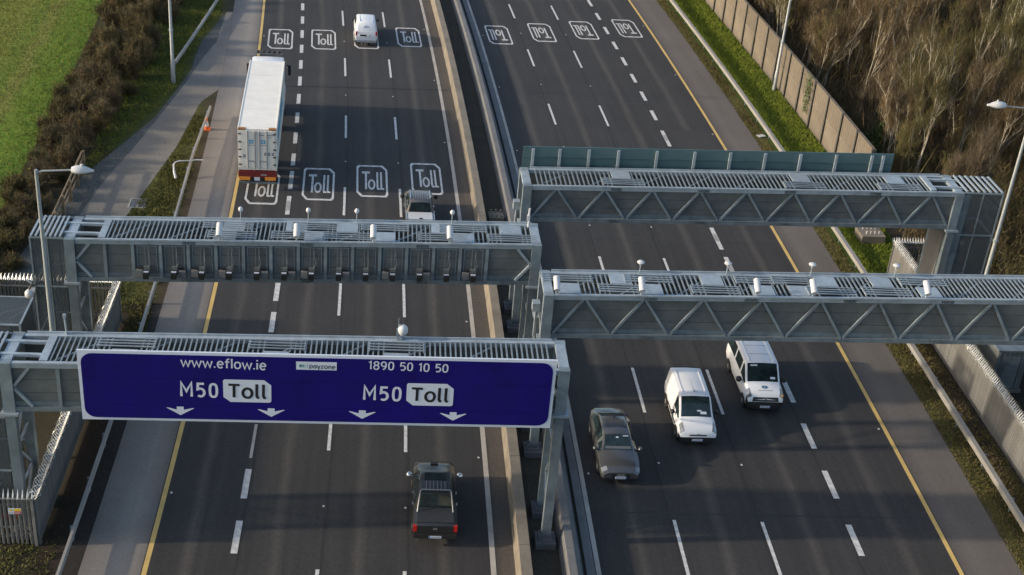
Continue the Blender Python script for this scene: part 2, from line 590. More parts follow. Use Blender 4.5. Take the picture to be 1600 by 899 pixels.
m_vl = strip_mat('verge_left_far', [(-23.2, (0.04, 0.04, 0.012)), (-21, (0.035, 0.028, 0.016)), (-19.2, (0.04, 0.034, 0.014)), (-18, (0.040, 0.052, 0.010)), (-15, (0.05, 0.06, 0.012)),
                                    (-13.6, (0.075, 0.075, 0.016)), (-13.0, (0.06, 0.05, 0.02)), (-12.45, (0.05, 0.036, 0.024))],
                 -23.2, -12.45, 0.95, 0.6, 0.5, 0.3, 0.5, 0.4)
strip('verge', -23.1, -12.45, 62.0, S1, -0.008, m_vl, cols=2)
m_vl2 = strip_mat('verge_left_near', [(-23, (0.03, 0.026, 0.014)), (-14.3, (0.035, 0.03, 0.015)), (-14.0, (0.030, 0.02, 0.013)), (-13.2, (0.026, 0.019, 0.014)),
                                      (-12.9, (0.03, 0.027, 0.024)), (-12.45, (0.028, 0.025, 0.023))], -23, -12.45, 0.95, 0.12, 0.8, 0.25, 0.6, 0.4)
strip('verge', -23.1, -12.45, S0, 62.0, -0.008, m_vl2, cols=2)
m_field = strip_mat('field_grass', [(-60, (0.18, 0.19, 0.03)), (-40, (0.15, 0.18, 0.022)), (-31.5, (0.15, 0.18, 0.022)), (-29, (0.19, 0.205, 0.032)), (-27.6, (0.13, 0.19, 0.02)), (-26.6, (0.20, 0.20, 0.045)), (-25.8, (0.13, 0.2, 0.02)), (-25.2, (0.13, 0.21, 0.016)),
                                    (-23.6, (0.09, 0.17, 0.012)), (-23.0, (0.07, 0.12, 0.012))], -60, -23, 0.95, 1.2, 0.25, 0.20, 0.35, 0.35, 0.12)
strip('field', -400, -23.1, S0, S1, -0.01, m_field, cols=10)
# lay-by track beside the shoulder
PL = [(112, -13.0), (104, -13.35), (100.4, -14.1), (94.7, -14.9), (89, -15.84), (82, -17.06), (77.5, -17.95), (72.4, -18.6), (64, -19.6)]
PR = [(112, -12.46), (101.7, -12.46), (93.6, -12.46), (91, -13.5), (88, -13.8), (82.8, -14.3), (75.8, -15.4), (72, -16.0), (64, -17.0)]


def lerp_tab(tab, s):
    tab = sorted(tab)
    if s <= tab[0][0]:
        return tab[0][1]
    for (a, ua), (b, ub) in zip(tab, tab[1:]):
        if s <= b:
            return ua + (ub - ua) * (s - a) / (b - a)
    return tab[-1][1]


m_path = strip_mat('track_tarmac', [(-20, (0.16, 0.15, 0.135)), (-12.4, (0.20, 0.183, 0.16))], -20, -12.4, 0.9, 0.3, 0.5, 0.2, 0.5, 0.25)
m_grav = strip_mat('gravel_edge', [(-20, (0.085, 0.09, 0.085)), (-12.4, (0.085, 0.09, 0.09))], -20, -12.4, 0.95, 0.3, 0.8, 0.3, 1.5, 0.7)
strip('path', lambda s: lerp_tab(PL, s), lambda s: lerp_tab(PR, s), 64, 112, 0.0, m_path, step=0.8, cols=2)
strip('gravel', lambda s: lerp_tab(PL, s) - 0.25 - 1.3 * max(0, min(1, (88 - s) / 10)) - 0.9 * max(0, 1 - abs(s - 104) / 6), lambda s: lerp_tab(PL, s) + 0.3, 64, 111, -0.004, m_grav, step=0.8)


# ------------------------------------------------------------------ road markings (parts of the roads)
def ribbon(name, u, wd, s0, s1, m, parent, z=0.009, step=4.0):
    return strip(name, u - wd / 2, u + wd / 2, s0, s1, z, m, step, parent, None)


ribbon('edge_line', -9.96, 0.2, S0, S1, PAINTY, road_l)
ribbon('edge_line', 3.74, 0.22, S0, S1, PAINTD, road_l)
ribbon('edge_line', 8.02, 0.2, S0, S1, PAINTD, road_r)
ribbon('edge_line', 23.4, 0.2, S0, S1, PAINTY, road_r)


def dash_mesh(w_, L):
    b = MB()
    h = 0.0035
    b.add([(-w_ / 2, -L / 2, 0), (w_ / 2, -L / 2, 0), (w_ / 2, L / 2, 0), (-w_ / 2, L / 2, 0),
           (-w_ / 2 + .004, -L / 2 + .004, h), (w_ / 2 - .004, -L / 2 + .004, h), (w_ / 2 - .004, L / 2 - .004, h), (-w_ / 2 + .004, L / 2 - .004, h)],
          [(4, 5, 6, 7), (0, 1, 5, 4), (1, 2, 6, 5), (2, 3, 7, 6), (3, 0, 4, 7)])
    return b.mesh('lane_dash', PAINT)


D4 = dash_mesh(0.15, 4.0)
DB = dash_mesh(0.27, 1.9)
DB2 = dash_mesh(0.27, 2.05)
studm = MB().box(-0.045, 0.045, -0.05, 0.05, 0, 0.015).mesh('road_stud', STUD)


def dash(me, s, u, road, name='lane_dash', z=0.0075):
    put(name, me, road, R(s, u, z), ang(s))


for k in range(-6, 24):
    sc = 111.3 - 12 * k
    for u in (-3.28, 0.17):
        dash(D4, sc, u, road_l)
        dash(studm, sc - 6, u, road_l, 'road_stud')
    for u in (11.71, 15.58):
        dash(D4, sc + 3.6, u, road_r)
        dash(studm, sc - 2.4, u, road_r, 'road_stud')
for k in range(0, 34):      # edge studs
    for u, rd, o in ((-9.7, road_l, 0), (3.45, road_l, 3), (8.35, road_r, 2), (23.1, road_r, 6)):
        dash(studm, 22 + 12 * k + o, u, rd, 'road_stud')
for k in range(20):          # broad dashes, closely spaced before and after the gantries
    dash(DB, 114.06 - 3.63 * k + 3.63 * 6, -6.66, road_l)
    dash(DB, 118.1 - 3.83 * k + 3.83 * 6, 19.42, road_r)
for s in (78.5, 74.75, 71.0, 67.2, 63.7, 60.45, 46.75, 43.2, 39.6, 36.0, 32.4):
    dash(DB2, s, -6.66, road_l)
for s in (86.6, 82.9, 79.0, 75.1, 71.2, 67.6, 63.7, 59.8, 55.1, 51.3, 47.6, 43.8, 40.0, 36.2):
    dash(DB2, s, 19.41, road_r)
ribbon('edge_line', -6.66, 0.13, 48.6, 51.2, PAINTD, road_l, 0.0085)


JOINT = mat('sealed_joint', (0.02, 0.02, 0.021), 0.6, var=0.2)
PATCH = mat('asphalt_patch', (0.035, 0.034, 0.034), 0.85, var=0.25, scale=6, bump=0.2)
PATCHL = mat('worn_asphalt_patch', (0.058, 0.055, 0.05), 0.85, var=0.3, scale=2.5, bump=0.2)
for rd, u0, u1, ss in ((road_l, -10.05, 4.6, (91.6, 57.4)), (road_r, 7.7, 23.3, (93.5, 71.0, 45.3))):
    for s in ss:
        strip('road_joint', u0, u1, s, s + .07, 0.0062, JOINT, 0.1, rd, None, cols=8)
for rd, u0, u1, s0, s1, mm in ((road_l, -2.9, -.4, 66.2, 69.0, PATCH), (road_r, 12.2, 13.1, 63.2, 66.0, PATCH), (road_r, 20.0, 22.9, 84.5, 88.5, PATCH)):
    strip('road_patch', u0, u1, s0, s1, 0.0056, mm, 1.0, rd, None)


def toll_mark(road, s, u, flip, hw=0.99, hl=2.4):
    """elongated 'Toll' lettering in a box with two cut corners"""
    b = MB()

    def ring(w_, l_, cut):
        return [(-w_ + cut * .45, -l_), (w_ - .12, -l_), (w_, -l_ + .26), (w_, l_ - cut), (w_ - cut * .45, l_), (-w_ + .12, l_), (-w_, l_ - .26), (-w_, -l_ + cut)]
    o, i = ring(hw, hl, 0.66), ring(hw - 0.12, hl - 0.22, 0.58)
    vs = [(x, y, 0) for x, y in o] + [(x, y, 0) for x, y in i]
    b.add(vs, [(k, (k + 1) % 8, 8 + (k + 1) % 8, 8 + k) for k in range(8)])

    def seg(x0, y0, x1, y1):
        b.add([(x0, y0, 0), (x1, y0, 0), (x1, y1, 0), (x0, y1, 0)], [(0, 1, 2, 3)])
    t = 0.115
    seg(-0.64, 1.1, -0.14, 1.42)
    seg(-0.45, -1.3, -0.45 + t * 1.1, 1.1)
    n = 20
    cx, cy = -0.03, -0.55
    for (ra, rb) in ((0.24, 0.78),):
        vs = []
        for k in range(n):
            a = 2 * math.pi * k / n
            vs.append((cx + ra * math.cos(a), cy + rb * math.sin(a), 0))
        for k in range(n):
            a = 2 * math.pi * k / n
            vs.append((cx + (ra - t) * math.cos(a), cy + (rb - .24) * math.sin(a), 0))
        b.add(vs, [(k, (k + 1) % n, n + (k + 1) % n, n + k) for k in range(n)])
    for x in (0.28, 0.52):
        seg(x, -1.0, x + t, 1.35)
        b.add([(x, -1.0, 0), (x + t, -1.0, 0), (x + t + .05, -1.1, 0), (x + t + .12, -1.1, 0), (x + t + .12, -1.32, 0), (x + .04, -1.32, 0)], [(5, 4, 3, 2, 1, 0)])
    me = b.mesh('toll_marking', PAINT)
    put('toll_marking', me, road, R(s, u, 0.0105), ang(s) + (math.pi if flip else 0))


for s, u in ((105.4, -8.37), (105.6, -4.93), (106.1, -1.5), (106.9, 2.02)):
    toll_mark(road_l, s, u, False)
for s, u in ((76.9, -8.35), (77.7, -4.93), (78.4, -1.57), (79.0, 1.92)):
    toll_mark(road_l, s, u, False)
for s, u in ((108.3, 9.7), (109.3, 13.55), (110.3, 17.4), (111.2, 21.4)):
    toll_mark(road_r, s, u, True)


# ------------------------------------------------------------------ barriers and guard rails
def profile_run(name, prof, s0, s1, m, step=3.0, parent=None, smooth=0):
    b = MB()
    n = len(prof)
    ns = int((s1 - s0) / step)
    for i in range(ns + 1):
        s = s0 + (s1 - s0) * i / ns
        for u, z in prof:
            b.v.append(R(s, u, z))
    for i in range(ns):
        for k in range(n):
            k2 = (k + 1) % n
            b.f.append((i * n + k, i * n + k2, (i + 1) * n + k2, (i + 1) * n + k))
            b.mi.append(0)
    b.f.append(tuple(range(n)))
    b.f.append(tuple(ns * n + k for k in range(n))[::-1])
    b.mi += [0, 0]
    return b.obj(name, m, parent, smooth)


def seg_wall(name, label, prof, s0, s1, L, m, m2=None, cat='barrier'):
    t = thing(name, label, cat, R((s0 + s1) / 2, prof[0][0], 0))
    inv = Matrix.Translation(-Vector(t.location))
    s = s0
    while s < s1 - 0.1:
        o = profile_run('barrier_segment', prof, s + 0.012, min(s + L, s1) - 0.012, m, 2.0, t)
        o.data.transform(inv)
        s += L
    return t


seg_wall('concrete_barrier', 'tan concrete barrier wall along the right edge of the left carriageway',
         [(4.62, -0.02), (5.22, -0.02), (5.17, 0.9), (4.72, 0.9), (4.68, 0.35)], 0, 180, 6.0, CONC)
t = seg_wall('concrete_barrier', 'grey concrete barrier along the left edge of the right carriageway',
             [(6.5, -0.02), (7.42, -0.02), (7.2, 0.25), (6.98, 0.8), (6.66, 0.8), (6.58, 0.3)], 0, 180, 6.0, CONCG)
o = profile_run('drainage_kerb', [(7.5, -0.02), (7.86, -0.02), (7.86, 0.1), (7.8, 0.13), (7.5, 0.13)], -10, 180, CONCG, 3, t)
o.data.transform(Matrix.Translation(-Vector(t.location)))


def guardrail(label, uf, s0, s1, depth, post_gap=3.2, zt=0.75, hh=0.26):
    t = thing('guardrail', label, 'guardrail', R(s0, uf(s0), 0))
    base = Vector(t.location)
    b = MB()
    prof = [(-depth / 2, zt - hh), (depth / 2 - .03, zt - hh), (depth / 2, zt - hh * .7), (depth / 2 - .03, zt - hh * .5), (depth / 2, zt - hh * .3), (depth / 2 - .03, zt), (-depth / 2, zt)]
    n = len(prof)
    ns = int((s1 - s0) / 2)
    for i in range(ns + 1):
        s = s0 + (s1 - s0) * i / ns
        for du, z in prof:
            zz = z
            p = Vector(R(s, uf(s) + du, zz)) - base
            b.v.append(tuple(p))
    for i in range(ns):
        for k in range(n):
            k2 = (k + 1) % n
            b.f.append((i * n + k, i * n + k2, (i + 1) * n + k2, (i + 1) * n + k))
            b.mi.append(0)
    b.f.append(tuple(range(n)))
    b.f.append(tuple(ns * n + k for k in range(n))[::-1])
    b.mi += [0, 0]
    b.obj('rail_beam', RAILM, t)
    pm = MB().box(-0.05, 0.05, -0.06, 0.06, -0.1, zt - 0.04).mesh('post', STEEL)
    s = s0 + 0.4
    while s < s1:
        put('post', pm, t, Vector(R(s, uf(s) - (depth / 2 + 0.05) * (1 if uf(s) < 0 else -1), 0)) - base, ang(s))
        s += post_gap
    return t


guardrail('long grey guardrail beside the left hard shoulder, running under the gantries', lambda s: -12.95 if s < 80 else lerp_tab([(80, -12.95), (88.5, -12.58)], s), 20, 88.5, 0.14)
guardrail('far grey guardrail on the grass left of the track', lambda s: lerp_tab([(97.3, -15.85), (113.4, -13.75), (150, -13.2)], s), 97.3, 150, 0.16)
guardrail('pale guardrail along the right hard shoulder and grass verge', lambda s: 27.03, 20, 180, 0.26)

# ------------------------------------------------------------------ noise wall behind the right verge
nw = thing('noise_wall', 'tall tan concrete panel noise wall between the grass verge and the wood', 'wall', R(84, 30.9, 0))
base = Vector(nw.location)
PW = 3.0
panel = MB()
ribs = 14
for k in range(ribs):
    x0 = 0.1 + (PW - 0.2) * k / ribs
    d = 0.05 if k % 2 else 0.035
    panel.box(0, 0.12 + 0, x0, x0 + (PW - 0.2) / ribs - 0.004, -0.05, 1.86)
panel_lo = panel.mesh('wall_panel', WALLC)
panel = MB()
for k in range(ribs):
    x0 = 0.1 + (PW - 0.2) * k / ribs
    panel.box(-0.012 if k % 2 else 0.0, 0.12, x0, x0 + (PW - 0.2) / ribs - 0.004, 1.92, 3.5)
panel_hi = panel.mesh('wall_panel', WALLC)
strip_m = MB().box(-0.03, 0.1, 0.1, PW - 0.1, 1.861, 1.919).mesh('joint_rail', CONC)
post_m = MB().box(-0.10, 0.2, -0.10, 0.10, -0.1, 3.53).mesh('wall_post', WALLP)
cop = MB().box(-0.05, 0.17, 0.1, PW - 0.1, 3.502, 3.56).mesh('coping', WALLC)
s = 78.0
while s < 150:
    loc = Vector(R(s, 30.9, 0)) - base
    for nme, me in (('wall_panel', panel_lo), ('wall_panel', panel_hi), ('joint_rail', strip_m), ('wall_post', post_m), ('coping', cop)):
        put(nme, me, nw, loc, ang(s + PW / 2))
    s += PW
ivy = MB()
for k in range(420):
    y, z = rng.gauss(0, 0.32), rng.uniform(0.8, 3.75)
    x = -0.07 - rng.random() * 0.12
    p = Vector((x, y * (0.5 + z / 4), z))
    a, b_ = Vector((rng.uniform(-.06, .06), rng.uniform(-.11, .11), rng.uniform(-.11, .11))), Vector((rng.uniform(-.06, .06), rng.uniform(-.11, .11), rng.uniform(-.11, .11)))
    ivy.add([p, p + a, p + a + b_, p + b_], [(0, 1, 2, 3)])
iv = ivy.obj('ivy_plant', IVY)
iv.location = R(91.0, 30.86, 0)
iv.rotation_euler = (0, 0, ang(91))
tag(iv, 'green ivy hanging over the concrete noise wall', 'ivy')


# ================================================================== GANTRIES
def gantry(label, s, uL, uR, zb0, zb1, zt0, zt1, style, cage=None, D=2.0, period=2.5, hatches=(), slat_gap=0.2, cage_w=1.68):
    a = ang(s)
    L = uR - uL
    g = thing('toll_gantry', label, 'gantry', R(s, uL, 0), a)
    zb = lambda x: zb0 + (zb1 - zb0) * x / L
    zt = lambda x: zt0 + (zt1 - zt0) * x / L
    C = 0.2
    # chords
    for y in (0, D):
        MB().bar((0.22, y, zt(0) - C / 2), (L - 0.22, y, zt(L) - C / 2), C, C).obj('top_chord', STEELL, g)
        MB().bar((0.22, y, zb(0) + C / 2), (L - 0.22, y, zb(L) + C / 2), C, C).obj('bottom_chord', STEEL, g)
        for q in range(1, int(L / 5.2) + 1):
            xq = q * L / (int(L / 5.2) + 1)
            sgn = -1 if y == 0 else 1
            for zz in (zt(xq) - C / 2, zb(xq) + C / 2):
                sp_ = MB().box(xq - .28, xq + .28, y + sgn * (C / 2 + .001) - .006, y + sgn * (C / 2 + .001) + .012 * sgn + .006, zz - .085, zz + .085)
                for bq in (-.2, -.07, .07, .2):
                    for bz_ in (-.05, .05):
                        sp_.box(xq + bq - .018, xq + bq + .018, y + sgn * .115 - .018, y + sgn * .115 + .018, zz + bz_ - .018, zz + bz_ + .018)
                sp_.obj('splice_plate', STEELM, g)
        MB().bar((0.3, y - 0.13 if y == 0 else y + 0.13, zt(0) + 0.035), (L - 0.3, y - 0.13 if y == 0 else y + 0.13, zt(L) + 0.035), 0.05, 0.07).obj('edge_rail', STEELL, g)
    # end posts, columns, plinths
    for x, side in ((0, 'l'), (L, 'r')):
        for y in (0, D):
            MB().box(x - 0.22, x + 0.22, y - 0.15, y + 0.15, zb(x) - 0.02, zt(x) + 0.02).obj('end_post', STEELM, g)
            MB().box(x - 0.34, x + 0.34, y - 0.28, y + 0.28, zb(x) - 0.12, zb(x) - 0.025).obj('base_plate', STEELL, g)
            MB().box(x - 0.19, x + 0.19, y - 0.17, y + 0.17, 0.5, zb(x) - 0.121).obj('column', STEEL, g)
            p = MB().box(x - 0.42, x + 0.42, y - 0.42, y + 0.42, -0.1, 0.3)
            p.box(x - 0.3, x + 0.3, y - 0.3, y + 0.3, 0.301, 0.40)
            for bx in (-.22, .22):
                for by in (-.22, .22):
                    p.box(x + bx - .03, x + bx + .03, y + by - .03, y + by + .03, 0.401, 0.5)
            p.box(x - 0.16, x + 0.16, y - 0.14, y + 0.14, 0.401, 0.501)
            p.obj('plinth', CONCG, g)
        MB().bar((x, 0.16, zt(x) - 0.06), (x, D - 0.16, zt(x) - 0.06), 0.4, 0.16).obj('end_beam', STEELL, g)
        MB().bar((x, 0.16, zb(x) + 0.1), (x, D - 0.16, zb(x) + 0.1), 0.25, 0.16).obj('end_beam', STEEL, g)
        br = MB()
        hs = [0.6, zb(x) * 0.36, zb(x) * 0.68, zb(x) - 0.3]
        for k in range(3):
            ya, yb = (0.17, D - 0.17) if k % 2 == 0 else (D - 0.17, 0.17)
            br.bar((x, ya, hs[k]), (x, yb, hs[k + 1]), 0.09, 0.09)
            br.bar((x, 0.17, hs[k + 1]), (x, D - 0.17, hs[k + 1]), 0.09, 0.09)
        br.obj('column_brace', STEELL, g)
    # dark cladding boards behind the truss, light kick strip, floor
    cy = 0.10 if style == 'truss' else 0.035
    for y in (cy, D - 0.10):
        for k in range(3):
            f0, f1 = k / 3, (k + 1) / 3
            bz = lambda x, f: zb(x) + C + (zt(x) - zb(x) - 2 * C) * f
            b = MB()
            x0, x1 = 0.23, L - 0.23
            for yy in (y - 0.02, y + 0.02):
                b.v += [(x0, yy, bz(x0, f0) + .012), (x1, yy, bz(x1, f0) + .012), (x1, yy, bz(x1, f1) - .012), (x0, yy, bz(x0, f1) - .012)]
            b.f += [(0, 1, 2, 3), (7, 6, 5, 4), (3, 2, 6, 7), (0, 4, 5, 1), (1, 5, 6, 2), (0, 3, 7, 4)]
            b.mi += [0] * 6
            b.obj('cladding_board', STEELD, g)
    MB().bar((0.23, cy - .04, zb(0) + 0.31), (L - 0.23, cy - .04, zb(L) + 0.31), 0.03, 0.2).obj('kick_strip', STEEL, g)
    MB().bar((0.23, D / 2, zb(0) + 0.03), (L - 0.23, D / 2, zb(L) + 0.03), D - 0.24, 0.05).obj('walkway_floor', STEELB, g)
    # truss
    hgt = zt0 - zb0 - 2 * C
    sz = 0.11
    if style == 'truss':
        n = int(round((L - 0.5) / period))
        p = (L - 0.5) / n
        for y in (0.0, D):
            for k in range(n):
                x = 0.25 + p * k
                MB().bar((x + .06, y, zb(x) + C), (x + p / 2 - .04, y, zt(x) - C), sz, sz, (0, 1, 0)).obj('diagonal', STEELM, g)
                MB().bar((x + p / 2 + .08, y, zt(x) - C), (x + p - .05, y, zb(x + p) + C), sz, sz, (0, 1, 0)).obj('diagonal', STEELM, g)
    else:
        xs = style
        for x in xs:
            MB().bar((x, -.045, zb(x) + C), (x, -.045, zt(x) - C), 0.14, 0.08, (0, 1, 0)).obj('upright', STEELM, g)
        for x0, x1, out in ((0.24, xs[0] - 1.25, 1), (L - 0.24, xs[-1] + 1.2, -1)):
            zm = (zb(x0) + zt(x0)) / 2
            xe = x0 + out * 0.62
            MB().bar((x0, -.045, zm + .05), (xe, -.045, zt(xe) - C), sz, sz, (0, 1, 0)).obj('diagonal', STEELL, g)
            MB().bar((x0, -.045, zm - .05), (xe, -.045, zb(xe) + C), sz, sz, (0, 1, 0)).obj('diagonal', STEELL, g)
    # roof of open slats
    gap_l = 1.35 if cage == 'l' else 0.3
    gap_r = 1.35 if cage == 'r' else 0.3
    sl = MB().box(-0.03, 0.03, 0.11, D - 0.11, -0.05, -0.01).mesh('roof_slat', STEELM)
    x = gap_l + 0.25
    while x < L - gap_r - 0.1:
        hit = any(abs(x - hx) < 0.42 for hx, _ in hatches)
        if not hit:
            put('roof_slat', sl, g, (x, 0, zt(x)))
        x += slat_gap
    xb = gap_l + 0.3
    k = 0
    while xb + 1.6 < L - gap_r:
        ya, yb = (0.2, D - 0.2)
        MB().bar((xb, ya, zt(xb) - 0.1), (xb + 1.6, yb, zt(xb) - 0.1), 0.06, 0.05).obj('roof_brace', STEELL, g)
        xb += 2.5
    pl = MB().box(-0.48, 0.48, 0.0, D * 0.44, -0.03, 0.02).mesh('hatch_plate', STEELL)
    pb = MB()
    for q in range(4):
        pb.box(-1.1, 1.1, 0.06 + q * 0.2, 0.10 + q * 0.2, 0.03, 0.07)
    for xx in (-1.05, 1.05):
        pb.box(xx - .02, xx + .02, 0.02, 0.76, -0.02, 0.029)
    pbm = pb.mesh('hatch_bars', STEELL)
    for hx, front in hatches:
        put('hatch_plate', pl, g, (hx, 0.12 if front else D * 0.54 - 0.1, zt(hx)))
        put('hatch_bars', pbm, g, (hx, D * 0.54 if front else 0.14, zt(hx)))
    # open bay and ladder cage
    for sd, x0, o in (('l', 0.0, 1), ('r', L, -1)):
        if cage != sd:
            continue
        z = zt(x0)
        for y in (D * 0.27, D * 0.73):
            MB().bar((x0 - o * 0.5, y, z), (x0 + o * 1.3, y, z), 0.14, 0.12).obj('bay_beam', STEELL, g)
        MB().bar((x0 + o * 1.35, 0.12, z + .005), (x0 + o * 1.35, D - 0.12, z + .005), 0.3, 0.1).obj('bay_beam', STEELL, g)
        w_ = cage_w
        fr = MB()
        xa, xo = x0 - o * 0.25, x0 - o * w_
        for y in (-0.02, D + 0.02):
            fr.bar((xo, y, 0), (xo, y, z + 0.02), 0.07, 0.07, (0, 1, 0))
            fr.bar(((xa + xo) / 2, y, 0), ((xa + xo) / 2, y, z), 0.05, 0.05, (0, 1, 0))
            for zz in (0.3, 3.1, zb(x0) - 0.35, z):
                fr.bar((xa, y, zz), (xo + o * .036, y, zz), 0.06, 0.07, (0, 1, 0))
        for zz in (3.1, zb(x0) - 0.35, z):
            fr.bar((xo, 0.03, zz), (xo, D - 0.03, zz), 0.06, 0.07)
        fr.obj('cage_frame', STEELM, g)
        if cage_w > 2:
            MB().box(x0 - .235, x0 - .205, .16, D - .16, .5, zb(x0) - .2).obj('side_sheet', PALE, g)
            MB().box(x0 + .2, x0 + .62, -.05, -.02, .4, zt(x0) - .1).obj('cover_sheet', STEEL, g)
        for y in (0.0, D):
            for z0, z1 in ((0.35, 3.05), (3.16, zb(x0) - 0.40), (zb(x0) - 0.30, z - 0.05)):
                MB().box(min(xa, xo) + .05, max(xa, xo) - .05, y - .006, y + .006, z0, z1).obj('mesh_panel', MESHM, g)
        for z0, z1 in ((0.35, 3.05), (3.16, zb(x0) - 0.40), (zb(x0) - 0.30, z - 0.05)):
            MB().box(xo - .006, xo + .006, .05, D - .05, z0, z1).obj('mesh_panel', MESHM, g)
        cs = MB().box(-0.045, 0.045, 0.0, D, -0.02, 0.04).mesh('cage_slat', STEELL)
        for k in range(7):
            put('cage_slat', cs, g, (x0 - o * (0.40 + k * (cage_w - .45) / 6), 0, z + 0.06))
        ld = MB()
        lx = x0 - o * 1.1
        for yy in (0.75, 1.2):
            ld.bar((lx, yy, 0.1), (lx, yy, z - 0.2), 0.05, 0.05, (0, 1, 0))
        for q in range(int(z / 0.3)):
            ld.bar((lx, 0.77, 0.4 + q * 0.3), (lx, 1.18, 0.4 + q * 0.3), 0.03, 0.03)
        ld.obj('ladder', STEEL, g)
        tr = MB()
        for k, (za, zc) in enumerate(((0.4, 3.0), (3.0, 0.4), (3.2, zb(x0) - .5), (zb(x0) - .5, 3.2))):
            tr.bar((xa, 0.05 + (k % 2) * (D - .1), za), (xo, 0.05 + (k % 2) * (D - .1), zc), 0.05, 0.05, (0, 1, 0))
        tr.obj('cage_brace', STEEL, g)
    return g, zt, zb, L


UA = lambda px: -14.87 + (px - 20) * 0.0244
gA, ztA, zbA, LA = gantry('front gantry holding the wide blue toll sign over the left carriageway', 43.2, -15.0, 5.95, 5.95, 6.6, 8.1, 8.55,
                          [1.9 + 1.2 * k for k in range(15)], 'l', hatches=[(4.2, True), (9.9, True), (14.5, True)], slat_gap=0.2)
bu = lambda px: (-14.74 + (px - 112) * .02819) + 14.85
gB, ztB, zbB, LB = gantry('gantry hung with a row of black toll cameras, left carriageway behind the blue sign', 53.5, -14.85, 5.75, 6.0, 6.56, 8.07, 8.6,
                          [bu(161 + 42.8 * k) for k in range(15)], 'l',
                          hatches=[(bu(356), False), (bu(345), True), (bu(455), False), (bu(486), True), (bu(536), False), (bu(596), True), (bu(688), False), (bu(722), True), (bu(800), False)], slat_gap=0.2)
gC, ztC, zbC, LC_ = gantry('far right gantry with the teal sign back behind it', 60.4, 5.95, 28.3, 6.4, 6.8, 8.35, 8.85, 'truss', 'r', period=2.5,
                           hatches=[(4.9, False), (14.3, False), (19.3, False)], slat_gap=0.235, cage_w=2.35)
du = lambda px: (px - 852) * .0282
gD, ztD, zbD, LD = gantry('near right gantry with white saucer sensors above the white vans', 49.5, 5.95, 32.3, 6.2, 6.66, 8.3, 8.99, 'truss', 'r', period=2.53,
                          hatches=[(du(884), True), (du(968), False), (du(1012), True), (du(1112), False), (du(1187), True), (du(1236) + .3, True), (du(1266) + .8, False), (du(1384), False), (du(1452), True)], slat_gap=0.21)


def on_gantry(g, x, y, z):
    return Matrix.Translation(g.location) @ Matrix.Rotation(g.rotation_euler.z, 4, 'Z') @ Vector((x, y, z))


# ------------------------------------------------------------------ toll cameras on gantry B
cam_house = MB().box(-0.105, 0.105, -0.52, -0.25, -0.30, -0.05).mesh('camera_housing', BLACK)
cam_hood = MB().box(-0.12, 0.12, -0.60, -0.521, -0.33, -0.08).mesh('lens_hood', BLACK)
cam_strip = MB().box(-0.11, 0.11, -0.50, -0.42, -0.049, -0.01).mesh('white_strip', WHITE)
cam_body = MB().box(-0.13, 0.13, -0.24, -0.10, -0.28, 0.10).mesh('mount_block', STEELD)
rods = MB()
for xx in (-0.07, 0.07):
    rods.box(xx - .012, xx + .012, -0.075, -0.052, 0.10, 1.05)
rods = rods.mesh('mount_rods', STEELM)
bayf = MB()
bayf.box(-0.46, 0.46, -0.012, 0.010, 1.0, 1.05)
for xx in (-0.44, 0.40):
    bayf.box(xx, xx + .04, -0.012, 0.010, -0.25, 0.999)
bayf = bayf.mesh('bay_frame', STEELM)
boxm = MB().box(-0.15, 0.15, -0.30, -0.12, -0.16, 0.16).mesh('control_box', mat('control_box_grey', (0.17, 0.17, 0.17), 0.5))
armm = MB().box(-0.15, 0.15, -0.2, -0.14, -0.02, 0.03).mesh('side_arm', BLACK)
ORD = ['first', 'second', 'third', 'fourth', 'fifth', 'sixth', 'seventh', 'eighth', 'ninth', 'tenth', 'eleventh', 'twelfth', 'last']
bxside = [-1, 1, -1, -1, 1, 1, -1, 1, 0, -1, 1, 0, -1]
for k in range(13):
    x = bu(161 + 42.8 * (k + 1) + 21.4)
    z = zbB(x) + 0.72
    t = thing('toll_camera', '%s black toll camera from the left on the front of the camera gantry' % ORD[k], 'camera',
              on_gantry(gB, x, 0, z), ang(53.5), 'toll cameras on the gantry')
    tl = 0.12 * math.sin(k * 2.3)
    MB().tube([(.09, -.15, .1), (.16 + tl * .3, -.2, .32), (.1, -.1, .6 + tl), (.12, -.06, 1.0)], .012, 5).obj('cable', STEEL, t)
    for n_, me in (('camera_housing', cam_house), ('lens_hood', cam_hood), ('white_strip', cam_strip), ('mount_block', cam_body), ('mount_rods', rods), ('bay_frame', bayf)):
        put(n_, me, t)
    if bxside[k]:
        put('control_box', boxm, t, (bxside[k] * 0.33, -0.02, -0.22))
        put('side_arm', armm, t, (bxside[k] * 0.28, -0.02, 0.0))


def globe(g, zt, x, y, label, saucer=False):
    t = thing('road_sensor', label, 'sensor', on_gantry(g, x, y, zt(x)), g.rotation_euler.z, 'white sensors on stalks along the gantries')
    t.scale = (.66, .66, .74)
    MB().tube([(0, 0, 0.0), (0, 0, 0.62)], 0.035, 8).obj('stalk', STEELL, t)
    if saucer:
        MB().lathe([(0.03, 0.5), (0.10, 0.62), (0.24, 0.72), (0.26, 0.76), (0.2, 0.82), (0.05, 0.85)], 16).obj('sensor_head', LAMPW, t, 40)
    else:
        MB().lathe([(0.02, 0.60), (0.12, 0.65), (0.17, 0.75), (0.17, 0.80), (0.12, 0.90), (0.03, 0.95)], 14).obj('sensor_head', LAMPW, t, 50)


